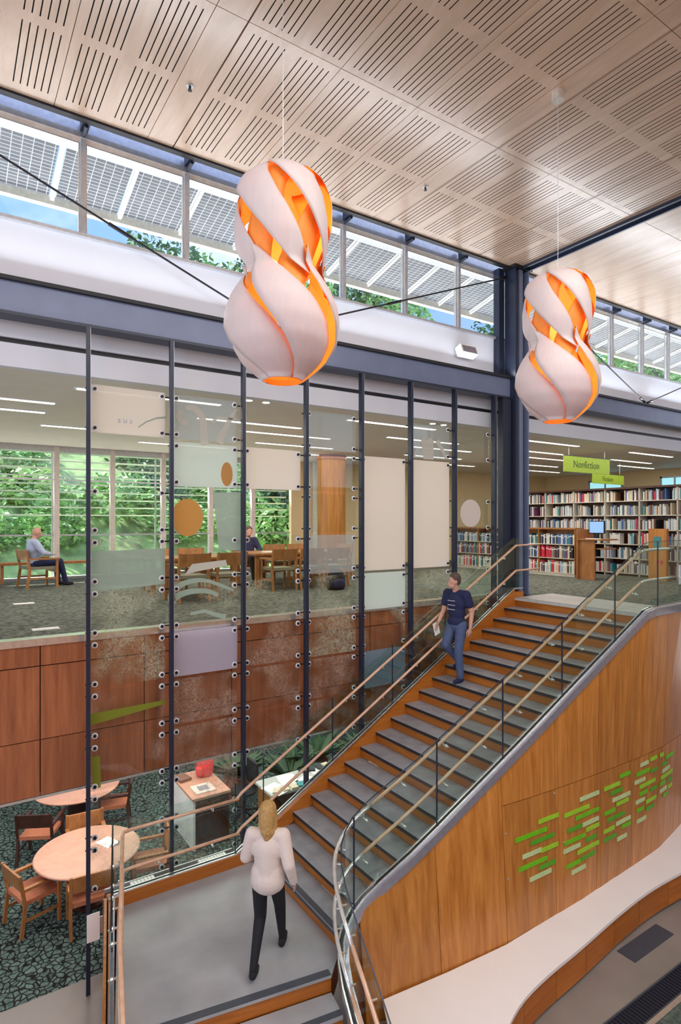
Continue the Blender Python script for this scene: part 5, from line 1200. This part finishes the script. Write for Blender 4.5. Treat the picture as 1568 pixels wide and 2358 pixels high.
Mn = dict(head=(0, .07, 1.63), look=(.42, 1, -.28), neck=(0, .02, 1.48), shL=(-.185, 0, 1.42), shR=(.185, 0, 1.42), hipL=(-.095, 0, .92), hipR=(.095, 0, .92),
          elL=(-.24, -.08, 1.14), wrL=(-.25, -.03, .89), elR=(.23, .04, 1.14), wrR=(.20, .22, .96), knL=(-.095, .08, .50), anL=(-.10, .03, .085), toeL=(-.105, .18, .036), knR=(.10, .16, .60), anR=(.10, -.20, .27), toeR=(.10, -.07, .21),
          pnL=(1, 0, 0), thL=(0, 1, 0), pnR=(-1, 0, 0), thR=(0, .3, 1))
mp_ = figure(Mn, (6.93, 7.02, ZU-.17*7), math.radians(97), 'person in a navy T-shirt and jeans walking down the stair', .007,
       dict(hair=M['brown'], top=M['navy'], legs=M['denim'], shoe=M['navy'], sleeve='short', stripes=1, cuff=.058), 'short', True)
pw = V(.20, .27, .86)
sheet_m = MB().obox(pw, (.004, .0, 0), (0, .06, -.02), (0, .03, .10))
sh_ = sheet_m.mesh('folded_paper', M['paper']); o = bpy.data.objects.new('folded_paper', sh_); C.objects.link(o)
o.matrix_world = Matrix.Translation((6.93, 7.02, ZU-.17*7)) @ Matrix.Rotation(math.radians(97), 4, 'Z'); tag(o, 'folded white paper held by the person walking down the stair', 'paper')
Sm = dict(head=(0, .02, 1.17), look=(.15, 1, -.1), neck=(0, -.05, 1.02), shL=(-.19, -.06, .97), shR=(.19, -.06, .97), hipL=(-.10, 0, .50), hipR=(.10, 0, .50), elL=(-.26, .08, .74), wrL=(-.12, .26, .70), elR=(.26, .08, .74), wrR=(.12, .28, .70),
          knL=(-.12, .46, .52), anL=(-.12, .50, .09), toeL=(-.12, .64, .036), knR=(.12, .46, .54), anR=(.12, .58, .09), toeR=(.12, .72, .036))
figure(Sm, (1.60, 14.35, ZU), math.radians(-80), 'person in a pale blue shirt seated in the lounge chair by the windows', .014, dict(hair=M['brown'], top=M['lightblue'], legs=M['navy'], shoe=M['blackcloth'], sleeve='long', cuff=.055), 'bald', True)
figure(dict(Sm, look=(.2, 1, -.35)), (5.95, 12.92, ZU), PI, 'person with dark hair in a dark top reading at the long table', .014, dict(hair=M['brown'], top=M['navy'], legs=M['blackcloth'], shoe=M['blackcloth'], sleeve='long', cuff=.055), 'short', True)

# pencil-like etching on the first frosted panel
text('s u s', .10, (1.86, YG-.010, 1.27), (PI/2, 0, 0), M['lav'], gs, 'etched_lettering', .001)
art('etched_curve', 'green_art', stroke([(2.02, 1.20), (2.12, 1.28), (2.25, 1.34), (2.37, 1.36)], .006, .012))
# ---- give look-alikes their place in a row
def scr(o):
    v = o.location; return (v.x*math.sin(YAW)-v.y*math.cos(YAW))/max(v.x*math.cos(YAW)+v.y*math.sin(YAW), .1)
ORD = ['first', 'second', 'third', 'fourth', 'fifth', 'sixth', 'seventh', 'eighth', 'ninth', 'tenth', 'eleventh', 'twelfth', 'thirteenth', 'fourteenth', 'fifteenth', 'sixteenth', 'seventeenth', 'eighteenth', 'nineteenth', 'twentieth']
def od(i): return ORD[i] if i < 20 else 'twenty-'+ORD[i-20] if i < 29 else 'thirtieth' if i == 29 else 'thirty-'+ORD[i-30]
byl = {}
for o in C.objects:
    if o.parent is None and 'label' in o: byl.setdefault(o['label'], []).append(o)
for lb, L in byl.items():
    if len(L) > 1:
        for i, o in enumerate(sorted(L, key=scr)): o['label'] = lb+', '+od(i)+' from left'
